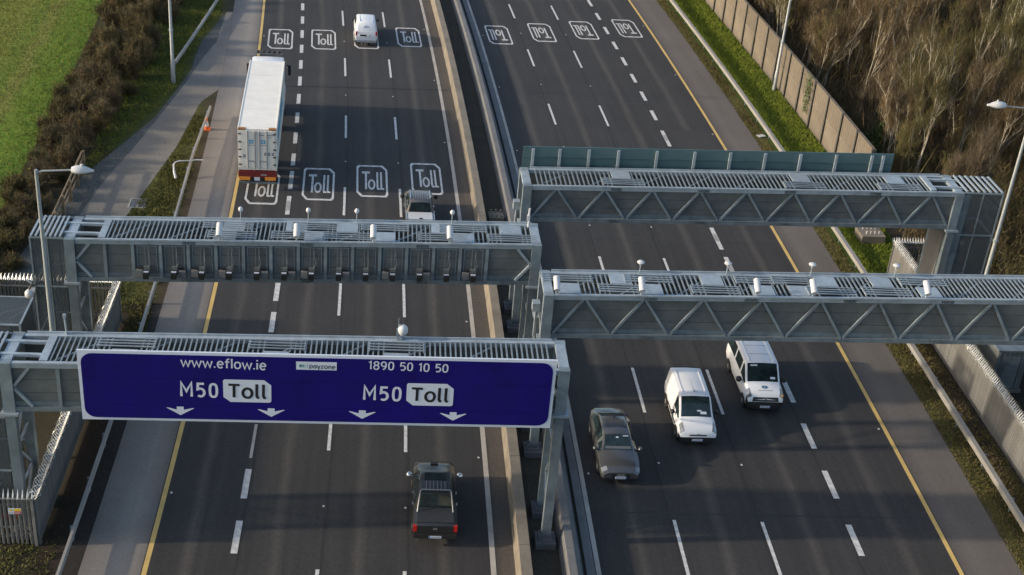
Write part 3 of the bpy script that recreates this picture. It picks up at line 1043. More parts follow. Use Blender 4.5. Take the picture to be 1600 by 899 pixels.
for px, lb in ((364, 'left of the truck tail'), (472, 'below the second Toll box'), (550, 'in the middle of the gantry'), (705, 'right of the silver pickup')):
    globe(gB, ztB, bu(px), 2.0, 'white ball sensor on a stalk on the camera gantry, ' + lb)
for px, lb in ((992, 'first from the left'), (1126, 'second from the left'), (1257, 'third from the left'), (1389, 'rightmost')):
    globe(gD, ztD, (px - 848) * .0292, 2.0, 'white saucer sensor on the near right gantry, %s' % lb, True)


def tubecam(g, zt, x, label):
    t = thing('tube_camera', label, 'camera', on_gantry(g, x, -0.02, zt(x) + 0.02), g.rotation_euler.z, 'white tube cameras along the gantries')
    MB().tube([(0, 0.05, 0.02), (0, 0.05, 0.22)], 0.04, 6).obj('bracket', STEELL, t)
    MB().tube([(0, -0.12, 0.26), (0, 0.12, 0.42), (-0.01, 0.42, 0.62)], [0.135, 0.145, 0.14], 12).obj('camera_tube', LAMPW, t, 50)


for px, lb in ((338, 'first from the left'), (458, 'second from the left'), (578, 'third from the left'), (699, 'rightmost')):
    tubecam(gB, ztB, bu(px), 'white tube camera on the roof edge of the toll camera gantry, ' + lb)
for px, lb in ((863, 'at its left end'), (993, 'second from the left'), (1172, 'in the middle'), (1260, 'above the yellow line'), (1440, 'rightmost')):
    tubecam(gD, ztD, du(px), 'white tube camera on the front edge of the near right gantry, ' + lb)
t = thing('antenna', 'tall thin white antenna at the right end of the toll camera gantry', 'antenna', on_gantry(gB, LB - 0.25, 1.75, ztB(LB)), ang(53.5))
MB().tube([(0, 0, 0), (0.0, 0, 0.95)], 0.05, 8).obj('mast', LAMPW, t, 40)
MB().box(-0.09, 0.04, -0.06, 0.06, 0.35, 0.62).obj('antenna_box', LAMPW, t)
# dome camera on the sign gantry
t = thing('dome_camera', 'white dome camera on a bracket above the blue toll sign', 'camera', on_gantry(gA, 14.55, 2.05, ztA(14.5)), ang(43.2))
t.scale = (.8, .8, .85)
MB().box(-0.09, 0.0, -0.07, 0.07, 0.0, 0.55).obj('bracket', STEELL, t)
MB().box(-0.05, 0.2, -0.12, 0.12, -0.05, 0.12).obj('junction_box', STEELL, t)
MB().tube([(-0.04, 0, 0.5), (0.05, 0, 0.8), (0.2, 0, 0.74)], 0.035, 8).obj('arm', STEELL, t)
MB().lathe([(0.16, 0.28), (0.21, 0.36), (0.25, 0.45), (0.24, 0.6), (0.19, 0.7), (0.08, 0.77)], 18, (0.22, 0, 0)).obj('dome_shell', LAMPW, t, 50)
MB().tube([(0.0, 0, 0.7), (0.0, 0, 1.15)], 0.012, 5).obj('aerial', STEELL, t)
t = thing('antenna', 'thin pale post at the left end of the sign gantry', 'antenna', on_gantry(gA, 1.8, 2.05, ztA(1)), ang(43.2))
MB().tube([(0, 0, 0), (-0.03, 0, 0.75)], 0.04, 8).obj('mast', STEELL, t)
MB().box(-0.09, 0.03, -0.05, 0.05, 0.76, 0.9).obj('antenna_box', STEELL, t)

# ------------------------------------------------------------------ the blue toll sign
SU0, SU1 = -12.2, 5.55
sg = thing('overhead_sign', 'wide dark blue toll sign with white lettering and four white arrows on the front gantry', 'road sign', R(42.62, SU0, 0), ang(42.62))
SW = SU1 - SU0
zb_ = lambda x: 6.03 + 0.20 * x / SW
zt_ = lambda x: 9.1 + 0.23 * x / SW


def sign_pt(u, z_, dy):     # u measured along the sign
    return (u - SU0, dy, z_)


def quadslab(corners, y0, y1):
    b = MB()
    b.v = [(x, y0, z) for x, z in corners] + [(x, y1, z) for x, z in corners]
    n = len(corners)
    b.f = [tuple(range(n)), tuple(range(n, 2 * n))[::-1]] + [(i, n + i, n + (i + 1) % n, (i + 1) % n) for i in range(n)]
    b.mi = [0] * len(b.f)
    return b


def round_poly(x0, x1, f0, f1, inset, r):
    pts = []
    for (cx, cf, sx, a0) in ((x0, f0, 1, 180), (x1, f0, -1, 270), (x1, f1, -1, 0), (x0, f1, 1, 90)):
        cx2 = cx + sx * (inset + r)
        cz = cf(cx2) + (inset + r) * (1 if cf is f0 else -1)
        for k in range(6):
            a = math.radians(a0 + 90 * k / 5)
            pts.append((cx2 + r * math.cos(a), cz + r * math.sin(a)))
    return pts


# white border panel, then three blue boards slightly proud of it
quadslab([(0, zb_(0)), (SW, zb_(SW)), (SW, zt_(SW)), (0, zt_(0))], -0.02, 0.06).obj('sign_border', WHITE, sg)
full = round_poly(0, SW, zb_, zt_, 0.12, 0.42)


def clip(poly, keep_above, line):
    out = []
    n = len(poly)
    for i in range(n):
        p, q = poly[i], poly[(i + 1) % n]
        dp, dq = p[1] - line(p[0]), q[1] - line(q[0])
        if not keep_above:
            dp, dq = -dp, -dq
        if dp >= 0:
            out.append(p)
        if (dp >= 0) != (dq >= 0):
            t_ = dp / (dp - dq)
            out.append((p[0] + (q[0] - p[0]) * t_, p[1] + (q[1] - p[1]) * t_))
    return out


l1 = lambda x: zb_(x) + (zt_(x) - zb_(x)) * 0.235
l2 = lambda x: zb_(x) + (zt_(x) - zb_(x)) * 0.625
e = 0.006
for poly in (clip(full, False, lambda x: l1(x) - e), clip(clip(full, True, lambda x: l1(x) + e), False, lambda x: l2(x) - e), clip(full, True, lambda x: l2(x) + e)):
    quadslab(poly, -0.045, -0.021).obj('blue_board', BLUE, sg)
for k in range(8):
    x = 1.0 + (SW - 2.0) * k / 7
    MB().box(x - .05, x + .05, 0.061, 0.5, 6.4, 6.6).box(x - .05, x + .05, 0.061, 0.5, 8.1, 8.25).obj('sign_bracket', STEEL, sg)


def letter(me, u, z, dy=-0.052, name='lettering', rot=0.0):
    o = put(name, me, sg, (u - SU0, dy, z))
    o.rotation_euler = (math.pi / 2, rot, 0)
    return o


SL = -0.012
letter(stroke_text('www.eflow.ie', 3.1, 0.40, WHITE, .15, .15), -6.89, 8.74, rot=-SL)
letter(stroke_text('1890 50 10 50', 2.98, 0.36, WHITE, .14, .13), -0.04, 8.86, rot=-SL)
letter(stroke_text('M50', 1.38, 0.62, WHITE, .16, .24), -7.82, 7.53, rot=-SL)
letter(stroke_text('M50', 1.42, 0.62, WHITE, .16, .24), -0.98, 7.62, rot=-SL)
for uc, zc in ((-6.04, 7.54), (0.82, 7.63)):
    wv, hv = 0.89, 0.5
    pl = [(-wv + .26, -hv), (wv - .06, -hv), (wv, -hv + .06), (wv, hv - .22), (wv - .26, hv), (-wv + .06, hv), (-wv, hv - .06), (-wv, -hv + .22)]
    quadslab([(x + uc - SU0, z + zc + 0.012 * x) for x, z in pl], -0.054, -0.0455).obj('toll_plate', WHITE, sg)
    letter(stroke_text('ToLL', 1.40, 0.60, BLACKP, .17, .16), uc, zc, -0.060, rot=-SL)
pl = [(-0.75, -0.175), (0.75, -0.175), (0.75, 0.175), (-0.75, 0.175)]
quadslab([(x - 3.47 - SU0, z + 8.76 + 0.012 * x) for x, z in pl], -0.054, -0.0455).obj('payment_plate', WHITE, sg)
letter(stroke_text('payzone', 0.95, 0.19, mat('slate_print', (0.03, 0.04, 0.07), 0.5), .15, .13), -3.25, 8.755, -0.06, rot=-SL)
lg = MB()
lg.prism([(0.14 * math.cos(k * math.pi / 8) * 1.0, 0.10 * math.sin(k * math.pi / 8)) for k in range(16)], lambda a, b_, h: (a, h, b_), 0, -0.004)
o = lg.obj('emblem_oval', mat('pale_green_print', (0.42, 0.58, 0.55), 0.5), sg)
o.location = (-4.0 - SU0, -0.0545, 8.755)
lg = MB()
lg.box(-0.10, -0.015, -0.004, 0, -0.05, 0.05)
lg.add([(0.0, -.004, 0), (0.07, -.004, 0.055), (0.07, -.004, 0.02), (0.035, -.004, 0), (0.07, -.004, -0.02), (0.07, -.004, -0.055)], [(0, 5, 4, 3), (0, 3, 2, 1)])
lg.box(0.20, 0.212, -0.004, 0, -0.11, 0.11)
o = lg.obj('emblem_mark', DBLUE, sg)
o.location = (-4.0 - SU0, -0.06, 8.755)
for uc, zc in ((-8.55, 6.55), (-5.16, 6.59), (-1.72, 6.62), (1.75, 6.66)):
    ar = [(0, -0.19), (0.52, 0.14), (0.45, 0.145), (0.13, 0.06), (0.13, 0.20), (-0.13, 0.20), (-0.13, 0.06), (-0.45, 0.145), (-0.52, 0.14)]
    b = MB()
    b.v = [(x + uc - SU0, -0.05, z + zc) for x, z in ar]
    b.f = [(0, 1, 2, 3), (0, 3, 4, 5), (0, 5, 6), (0, 6, 7, 8)]
    b.mi = [0] * 4
    b.obj('arrow', WHITE, sg)

# ------------------------------------------------------------------ back of the sign on gantry C
sc_ = thing('overhead_sign', 'teal grey back of a long sign behind the far right gantry', 'road sign', R(62.95, 5.9, 0), ang(62.95))
for k, (a_, b_) in enumerate(((0, 0.30), (0.30, 0.75), (0.75, 1.0))):
    z0 = lambda x, f: 6.9 + 0.4 * x / 19.6 + 2.45 * f
    quadslab([(0, z0(0, a_) + .012), (19.6, z0(19.6, a_) + .012), (19.6, z0(19.6, b_) - .012), (0, z0(0, b_) - .012)], 0.0, 0.05).obj('back_board', TEAL, sc_)
    if k < 2:
        MB().bar((0, -0.02, z0(0, b_)), (19.6, -0.02, z0(19.6, b_)), 0.04, 0.05).obj('back_rail', TEALD, sc_)
for px in (832, 873, 918, 963.5, 1023, 1082, 1138, 1193, 1249, 1306, 1363, 1381):
    x = (px - 817) * 0.0337
    zz = 6.9 + 0.4 * x / 19.6
    b = MB().box(x - .07, x + .07, -0.16, -0.041, zz - 0.1, zz + 2.36)
    b.bar((x, -0.1, zz + 1.3), (x, -0.5, zz + 1.0), 0.14, 0.12)
    b.obj('sign_post', STEELL, sc_)

# ================================================================== LAMP POSTS


def lamp(label, s, u, h, arm, dirn, hs=1.0):
    t = thing('street_lamp', label, 'lamp post', R(s, u, 0), ang(s))
    MB().tube([(0, 0, -0.1), (0, 0, 1.6), (0, 0, 1.65), (0, 0, h)], [0.16, 0.15, 0.12, 0.075], 12).obj('pole', POLE, t, 40)
    MB().box(-0.17, -0.05, -0.06, 0.06, 0.5, 1.1).obj('service_door', STEELD, t)
    MB().tube([(0, 0, 3.95), (0, 0, 4.1)], 0.15, 12).obj('collar', STEELL, t)
    if arm > 0:
        MB().tube([(0, 0, h - 0.12), (dirn * 0.3, 0, h - 0.04), (dirn * arm, 0, h + 0.06)], [0.05, 0.045, 0.04], 8).obj('arm', POLE, t, 40)
        b = MB()
        n, L = 14, 0.95 * hs
        prof = []
        for k in range(9):
            f = k / 8
            r = (0.09 + 0.17 * math.sin(math.pi * min(1, (0.15 + f * 0.95)))) * (1 if f < 0.9 else 0.75)
            prof.append((max(r, 0.03) * hs, dirn * (arm - 0.1 + L * f)))
        for i, (r, x) in enumerate(prof):
            for q in range(n):
                a = 2 * math.pi * q / n
                b.v.append((x, r * 0.95 * math.cos(a), h + 0.05 + r * (0.9 if math.sin(a) > 0 else 0.55) * math.sin(a)))
        for i in range(8):
            for q in range(n):
                b.f.append((i * n + q, i * n + (q + 1) % n, (i + 1) * n + (q + 1) % n, (i + 1) * n + q))
        b.f.append(tuple(range(n)))
        b.f.append(tuple(8 * n + q for q in range(n)))
        b.mi = [0] * len(b.f)
        b.obj('lamp_head', LAMPW, t, 50)
        MB().lathe([(0.06, 0), (0.06, 0.07), (0.03, 0.09)], 8, (dirn * (arm + 0.35 * hs), 0, h + 0.27 * hs)).obj('photocell', LAMPW, t)
    return t


lamp('grey lamp post with white head beside the left gantry tower', 52.2, -15.62, 11.9, 1.55, 1, .95)
lamp('grey lamp post on the grass left of the truck', 94.65, -15.74, 12, 2.0, 1)
lamp('grey lamp post on the bright grass in front of the noise wall', 97.2, 30.45, 12, 2.0, -1)
lamp('grey lamp post with white head beside the far right gantry cage', 64.6, 33.3, 12, 1.7, -1, 1.05)
t = thing('dome_camera', 'white dome camera with its bracket on the left gantry tower', 'camera', R(53.3, -16.72, 5.5), ang(53))
MB().tube([(0.35, 0, 0.3), (0.1, -0.05, 0.28), (0.0, -0.1, 0.12)], 0.04, 8).obj('arm', BLACK, t)
MB().lathe([(0.1, -0.32), (0.19, -0.22), (0.20, -0.05), (0.12, 0.06), (0.05, 0.1)], 14, (0.0, -0.1, 0)).obj('dome_shell', LAMPW, t, 50)
MB().box(0.08, 0.26, -0.15, 0.03, -0.02, 0.13).obj('junction_box', LAMPW, t)
MB().bar((-0.1, 0, 0.55), (0.12, 0, 0.35), 0.06, 0.05).obj('bracket', LAMPW, t)

# ================================================================== PALISADE FENCES
pale_b = MB()
prof = [(-0.05, 0.0), (-0.02, -0.02), (0.0, 0.0), (0.02, -0.02), (0.05, 0.0)]
zt0 = 2.25
for x, y in prof:
    pale_b.v.append((x, y, 0.05))
for x, y in prof:
    pale_b.v.append((x, y, zt0))
for k in range(4):
    pale_b.f.append((k, k + 1, 6 + k, 5 + k))
    pale_b.mi.append(0)
pale_m = pale_b.mesh('pale', PALE)
sp = MB()
for dx, dy, h in ((-0.10, -0.20, 0.30), (0.0, 0.19, 0.40), (0.10, -0.20, 0.30)):
    c = Vector((dx * .35, 0, zt0 + .0))
    tip = Vector((dx, dy, zt0 + h))
    sp.add([c + Vector((-.04, -.012, 0)), c + Vector((.04, -.012, 0)), c + Vector((0, .022, 0)), tip], [(0, 1, 3), (1, 2, 3), (2, 0, 3)])
spike_m = sp.mesh('pale_spike', SPIKE)
rail_m = {}


def palisade(label, pts, gap=0.15, widths=(1, 1, 1), spikes=True, wire=None):
    """pts: (s, u) corner list"""
    P = [Vector(R(s_, u_, 0)) for s_, u_ in pts]
    t = thing('palisade_fence', label, 'fence', P[0])
    for iseg, (a_, b_) in enumerate(zip(P, P[1:])):
        d = b_ - a_
        Ln = d.length
        wide = widths[iseg]
        rz = math.atan2(d.y, d.x)
        n = int(Ln / gap)
        for k in range(n):
            p = a_ + d * ((k + 0.5) / n) - P[0]
            o = put('pale', pale_m, t, p, rz)
            o.scale = (gap * wide / 0.105, 1, 1)
            if spikes:
                put('pale_spike', spike_m, o)
        q0, q1 = a_ - P[0], b_ - P[0]
        nrm = Vector((-d.y, d.x, 0)).normalized() * 0.05
        for z in (0.4, 1.95):
            MB().bar(q0 + nrm + Vector((0, 0, z)), q1 + nrm + Vector((0, 0, z)), 0.05, 0.07).obj('fence_rail', PALE, t)
        m = max(1, int(round(Ln / 2.75)))
        for k in range(m + 1):
            p = q0 + (q1 - q0) * k / m + nrm * 2
            MB().box(p.x - .06, p.x + .06, p.y - .06, p.y + .06, -0.1, 2.3).obj('fence_post', PALE, t)
    if wire:
        for (i, j) in wire:
            a_, b_ = P[i] - P[0], P[j] - P[0]
            d = b_ - a_
            Ln = d.length
            d.normalize()
            side = Vector((-d.y, d.x, 0))
            pts = []
            n = int(Ln * 26)
            for k in range(n):
                an = 2 * math.pi * k / 9.0
                rr = .2 + .03 * math.sin(k * 1.7)
                pts.append(a_ + d * (Ln * k / n) + side * (rr * math.cos(an)) + Vector((0, 0, 2.42 + rr * math.sin(an))))
            MB().tube(pts, .011, 3, False).obj('razor_wire', SPIKE, t)
    return t


palisade('grey palisade fence with bright spikes round the left gantry compound', [(42.45, -19.0), (42.45, -14.29), (60.1, -14.25), (60.1, -20.5)], 0.18, (0.62, 0.99, 0.66), wire=[(1, 2)])
palisade('pale palisade fence with spikes in front of the right gantry compound', [(67.4, 33.0), (67.4, 28.75), (44.0, 28.75), (36, 28.75)], 0.16, (0.7, 0.98, 0.98), wire=[(1, 2)])
# warning plate on the left compound fence
t = thing('warning_sign', 'small yellow, white and red warning plate on the palisade fence', 'sign', R(42.36, -15.05, 1.75), ang(42.4))
MB().box(-0.25, 0.25, -0.012, 0, -0.14, 0.14).obj('plate', WHITE, t)
MB().box(-0.02, 0.24, -0.02, -0.013, 0.01, 0.13).obj('yellow_field', SIGNY, t)
MB().box(-0.02, 0.24, -0.02, -0.013, -0.13, -0.005).obj('red_field', SIGNR, t)
b = MB()
b.add([(-0.22, -.018, 0.01), (-0.06, -.018, 0.01), (-0.14, -.018, 0.13)], [(0, 1, 2)])
b.obj('yellow_triangle', SIGNY, t)
b = MB()
b.box(-0.145, -0.135, -.02, -.0185, 0.05, 0.09)
b.obj('hazard_mark', BLACKP, t)
for px_, ln in ((-0.14, .16), (0.11, .2)):
    for q in range(2):
        MB().box(px_ - ln / 2, px_ + ln / 2, -0.024, -0.0205, -0.055 - q * .04, -0.04 - q * .04).obj('print_line', GREYP if px_ < 0 else WHITE, t)
t = thing('barrier_board', 'orange plastic boards standing behind the left palisade fence', 'barrier', R(43.3, -15.9, 0), ang(43))
b = MB().box(-0.8, 0.6, -0.03, 0.03, 0.55, 0.8)
b.box(-0.75, -0.65, -0.05, 0.05, 0, 0.55).box(0.45, 0.55, -0.05, 0.05, 0, 0.55)
b.obj('board', CONEO, t)
# equipment cabinets inside the compounds
for s_, u_, w_, d_, h_, lb in ((57.6, 30.9, 1.6, 4.2, 2.4, 'ribbed grey equipment cabin behind the right palisade fence'),):
    t = thing('equipment_cabin', lb, 'cabin', R(s_, u_, 0), ang(s_))
    MB().box(-w_ / 2, w_ / 2, -d_ / 2, d_ / 2, 0.15, h_).obj('cabin_body', STEELD, t)
    MB().box(-w_ / 2 - .08, w_ / 2 + .08, -d_ / 2 - .08, d_ / 2 + .08, h_ + .002, h_ + .1).obj('roof', STEEL, t)
    MB().box(-w_ / 2 - .1, w_ / 2 + .1, -d_ / 2 - .1, d_ / 2 + .1, -0.05, 0.149).obj('base_slab', CONCG, t)
    rb = MB()
    k = 0
    while k * 0.25 < w_ - .1:
        rb.box(-w_ / 2 + .05 + k * .25, -w_ / 2 + .13 + k * .25, -d_ / 2 - .03, -d_ / 2 - .001, 0.2, h_ - .05)
        k += 1
    rb.obj('side_ribs', STEEL, t)
    MB().box(-0.4, 0.4, -d_ / 2 - .05, -d_ / 2 - .031, 0.25, 2.1).obj('door', STEEL, t)
t = thing('equipment_cage', 'grey mesh equipment cage with a flat top in the left compound', 'cage', R(56.6, -19.3, 0), ang(56.6))
b = MB()
for xx in (-1.4, 1.4):
    for yy in (-1.3, 1.3):
        b.bar((xx, yy, 0), (xx, yy, 2.5), .08, .08, (0, 1, 0))
    b.bar((xx, -1.26, 2.5), (xx, 1.26, 2.5), .08, .08)
for yy in (-1.3, 1.3):
    for zz in (.2, 2.5):
        b.bar((-1.36, yy, zz), (1.36, yy, zz), .07, .07)
b.bar((-1.3, -1.2, 2.4), (1.3, .6, 2.4), .05, .05)
b.bar((-1.3, .9, .3), (1.3, .9, 2.2), .05, .05)
b.obj('cage_frame', STEELL, t)
MB().box(-1.35, 1.35, -1.25, 1.25, 2.5, 2.512).obj('mesh_panel', MESHM, t)
for yy in (-1.3, 1.3):
    MB().box(-1.35, 1.35, yy - .006, yy + .006, .25, 2.45).obj('mesh_panel', MESHM, t)
for xx in (-1.4, 1.4):
    MB().box(xx - .006, xx + .006, -1.25, 1.25, .05, 2.45).obj('mesh_panel', MESHM, t)
MB().box(-.9, .5, -.7, .7, 0, 1.5).obj('cabinet', STEEL, t)
t = thing('compound_wall', 'rough concrete slab wall inside the right compound', 'wall', R(63.4, 31.0, 0), ang(63))
MB().box(-0.9, 0.75, -3.2, 3.2, -0.05, 0.12).obj('base_slab', CONC, t)
MB().box(-0.95, -0.75, -3.4, 3.4, 0.121, 1.9).obj('wall_panel', CONC, t)
t = thing('gantry_plinth', 'unused concrete plinth with bolts on the right verge', 'plinth', R(72.1, 29.3, 0), ang(72))
p = MB().box(-0.75, 0.75, -0.7, 0.7, -0.1, 0.55)
p.obj('block', CONC, t)
p = MB()
for bx in (-.4, -.13, .13, .4):
    for by in (-.35, .35):
        p.tube([(bx, by, .551), (bx, by, 0.75)], 0.035, 6)
p.obj('bolts', SPIKE, t)
t = thing('gantry_plinth', 'tan plinth with a bolted frame in the dark median by the gantry end', 'plinth', R(73.0, 5.9, 0), ang(73))
MB().box(-0.45, 0.45, -0.45, 0.45, -0.1, 0.5).obj('block', CONC, t)
p = MB()
for bx in (-.3, 0, .3):
    for by in (-.3, .3):
        p.box(bx - .04, bx + .04, by - .04, by + .04, .501, 0.7)
p.obj('bolts', CONC, t)
t = thing('junction_box', 'pale grey box on the left end of the far right gantry', 'box', R(60.9, 5.55, 6.9), ang(61))
MB().box(-0.18, 0.15, -0.2, 0.2, -0.1, 0.35).obj('case', STEELL, t)
MB().tube([(0, 0, -0.11), (0, 0, -1.2)], 0.05, 6).obj('conduit', STEELL, t)
t = thing('junction_box', 'pale grey box on the left end of the near right gantry', 'box', R(50.2, 5.55, 7.2), ang(50))
MB().box(-0.18, 0.15, -0.15, 0.25, -0.1, 0.3).obj('case', STEELL, t)
MB().tube([(0, 0, -0.11), (0, 0, -1.4)], 0.05, 6).obj('conduit', STEELL, t)

# small things on the verge
t = thing('traffic_cone', 'orange and white traffic cone on the hard shoulder by the guardrail end', 'cone', R(86.0, -12.62, 0), ang(86))
MB().box(-0.24, 0.24, -0.24, 0.24, 0, 0.06).obj('cone_base', CONEO, t)
MB().lathe([(0.19, 0.061), (0.145, 0.28)], 14).obj('cone_body', CONEO, t, 40)
MB().lathe([(0.146, 0.281), (0.085, 0.62)], 14).obj('white_band', WHITE, t, 40)
MB().lathe([(0.084, 0.621), (0.04, 0.85), (0.02, 0.87)], 14).obj('cone_tip', CONEO, t, 40)
t = thing('bent_pole', 'bent white metal pole lying over the left guardrail', 'pole', R(78.3, -13.3, 0), ang(78))
MB().tube([(-0.42, -0.65, 0.12), (-0.55, -0.35, 0.45), (-0.62, 0.05, 0.75), (-0.5, 0.2, 0.85), (-0.3, 0.3, 0.88), (0.1, 0.32, 0.9), (0.5, 0.45, 0.88), (0.75, 0.6, 0.86), (1.15, 0.62, 0.84)],
          [0.09, 0.075, 0.05, 0.045, 0.045, 0.035, 0.04, 0.05, 0.05], 8).obj('pole', LAMPW, t, 50)
t = thing('drain_marker', 'white painted drain frame at the edge of the track', 'drain', R(74.1, -15.5, 0.0), ang(74))
b = MB()
for (a_, c_) in (((-.5, -.6), (.5, -.6)), ((-.5, .6), (.5, .6)), ((0, -.6), (0, .6)), ((-.5, -.6), (-.5, .6))):
    b.bar((a_[0], a_[1], .02), (c_[0], c_[1], .02), 0.07, 0.03)
b.obj('frame', PAINTD, t)
MB().box(-.45, .45, -.5, .5, -0.02, 0.012).obj('cover', CONCG, t)
tag(put('litter_sheet', MB().box(-.3, .3, -.2, .2, 0.0, 0.05).mesh('litter_sheet', LAMPW), None, R(87.9, 26.7, 0.03), 0.5), 'white piece of litter beside the right guardrail', 'litter')
t = thing('rail_fence', 'weathered timber rail fence along the left track by the hedge', 'fence', R(74, -19.5, 0), ang(74))
for z in (1.25, 0.75, 0.3):
    MB().bar((0.0, -6.5, z), (0.0, 4.6, z), 0.07, 0.13).obj('rail', WOOD, t)
for k in range(6):
    MB().box(0.04, 0.18, -6.4 + 2.15 * k, -6.26 + 2.15 * k, -0.1, 1.4).obj('post', WOOD, t)


# ================================================================== VEHICLES
def loft_body(root, st, paint, glass_zones, name='body', crown=0.03, side_glass=None):
    """st: rows (y, zb, zbelt, ztop, w_sill, w_belt, w_top)."""
    NP = 11

    def ring(r):
        y, zb, zl, zt, ws, wb, wt = r
        hasroof = zt - zl > 0.15
        pts = [(0, zb), (ws * .9, zb), (ws, zb + .1), (wb + .0, zb + (zl - zb) * .5), (wb * .99, zl - .05), (wb * .965, zl)]
        k0, k1 = 0.1, 0.86
        a = (wb * .965, zl)
        c = (wt, zt - .035)
        pts += [(a[0] + (c[0] - a[0]) * k0, a[1] + (c[1] - a[1]) * k0), (a[0] + (c[0] - a[0]) * k1, a[1] + (c[1] - a[1]) * k1),
                c, (wt * .9, zt), (0, zt + crown)]
        return [(x, y, z) for x, z in pts]
    body = MB()
    gl, zm = {}, {}
    rings = [ring(r) for r in st]
    full = []
    for rg in rings:
        full.append(rg + [(-x, y, z) for x, y, z in rg[-2:0:-1]])
    n = len(full[0])
    for rg in full:
        body.v += rg
    for i in range(len(full) - 1):
        for k in range(n):
            k2 = (k + 1) % n
            kk = min(k, n - 1 - k)
            f = (i * n + k, (i + 1) * n + k, (i + 1) * n + k2, i * n + k2)
            kind = None
            top = k in (9, 10)
            sd = k in (6, n - 7)
            for nm, i0, i1, which, *mm in glass_zones:
                if i0 <= i < i1 and isinstance(which, tuple) and kk in which:
                    kind = nm + ('' if 0 in which else ('_r' if k == kk else '_l'))
                    zm[kind] = mm[0]
                elif i0 <= i < i1 and ((which == 'top' and top) or (which == 'side' and sd)):
                    kind = nm + ('' if which == 'top' else ('_r' if k == 6 else '_l'))
            if kind:
                gl.setdefault(kind, []).append(f)
            else:
                body.f.append(f)
                body.mi.append(0)
    body.f.append(tuple(range(n)))
    body.mi.append(0)
    o = (len(full) - 1) * n
    for k in range(NP - 1):
        f = (o + k, o + (n - k) % n, o + n - k - 1, o + k + 1) if k not in (0, NP - 2) else ((o, o + n - 1, o + 1) if k == 0 else (o + k, o + n - k, o + k + 1))
        z = [(nm, mm[0]) for nm, i0, i1, which, *mm in glass_zones if isinstance(which, tuple) and 0 in which and i0 < len(full) - 1 <= i1 + .5 and k in which and 'front' in nm]
        if z:
            zm[z[0][0]] = z[0][1]
            gl.setdefault(z[0][0], []).append(f)
        else:
            body.f.append(f)
            body.mi.append(0)
    body.obj(name, paint, root, 38)
    for nm, fs in gl.items():
        g = MB()
        used = sorted({i for f in fs for i in f})
        mp = {v: i for i, v in enumerate(used)}
        g.v = [body.v[i] for i in used]
        g.f = [tuple(mp[i] for i in f) for f in fs]
        g.mi = [0] * len(fs)
        g.obj(nm.replace('_r', '').replace('_l', '') if nm[-2:] in ('_r', '_l') else nm, zm.get(nm, GLASS), root, 38)


def wheels(root, ys, x, r=0.32, w_=0.2, arch=True):
    ty = MB().lathe([(r * .62, 0), (r * .95, 0), (r, .03), (r, w_ - .03), (r * .95, w_), (r * .62, w_)], 18, axis='x').mesh('tyre', RUBBER, 40)
    rm = MB().lathe([(r * .1, w_ + .006), (r * .3, w_ + .01), (r * .6, w_ - .02), (r * .61, .03)], 12, axis='x').mesh('rim', RIM, 30)
    am = MB()
    n = 12
    ra = r * 1.22
    am.prism([(0 + ra * math.cos(math.pi * k / n), ra * math.sin(math.pi * k / n)) for k in range(n + 1)], lambda a, b_, h: (h, a, b_), 0, 0.03)
    am = am.mesh('wheel_arch', BLACK)
    for y in ys:
        for sd in (-1, 1):
            wv = put('wheel', ty, root, (sd * (x - w_), y, r))
            rv = put('rim', rm, wv)
            if sd < 0:
                wv.rotation_euler = (0, 0, math.pi)
            if arch:
                a = put('wheel_arch', am, root, (sd * (x - .024) if sd > 0 else -(x - .024), y, r * .9))
                if sd < 0:
                    a.rotation_euler = (0, 0, math.pi)


def bx(root, name, m, *a, smooth=0):
    return MB().box(*a).obj(name, m, root)


def mirrors(root, x, y, z, m=BLACK, s=1.0):
    for sd in (-1, 1):
        b = MB()
        b.lathe([(0.05 * s, -.09 * s), (.10 * s, -.06 * s), (.115 * s, .03 * s), (.07 * s, .10 * s)], 8, (sd * (x + .13 * s), y, z), 'y')
        b.bar((sd * x, y, z - .04), (sd * (x + .1), y, z - .02), .05, .05)
        b.obj('mirror', m, root, 50)


def plate(root, y, z, facing, tilt=0.0):
    o = put('number_plate', None, root, (0, y, z))
    MB().box(-.26, .26, -.006, .006, -.055, .055).obj('plate_face', WHITE, o)
    d = facing * 0.008
    b = MB()
    for k, (xa, xb) in enumerate(((-.15, -.09), (-.075, -.02), (0.0, .04), (.055, .10), (.115, .17), (.18, .22))):
        b.box(xa, xb, min(d, d * .8), max(d, d * .8), -.03, .03)
    b.obj('plate_characters', GREYP, o)
    MB().box(-.258, -.20, min(d, d * .8), max(d, d * .8), -.052, .052).obj('plate_band', mat('plate_blue', (0.03, 0.09, 0.32)), o)


def vehicle(name, label, cat, s, u, rev):
    return thing(name, label, cat, R(s, u, 0.008), ang(s) + (math.pi if rev else 0))


def lampbox(root, name, m, pts, th):
    """flat lamp from 4 corner points, given thickness along y"""
    b = MB()
    b.v = [tuple(p) for p in pts] + [(p[0], p[1] + th, p[2]) for p in pts]
    b.f = [(0, 1, 2, 3), (7, 6, 5, 4), (0, 4, 5, 1), (1, 5, 6, 2), (2, 6, 7, 3), (3, 7, 4, 0)]
    b.mi = [0] * 6
    b.obj(name, m, root)


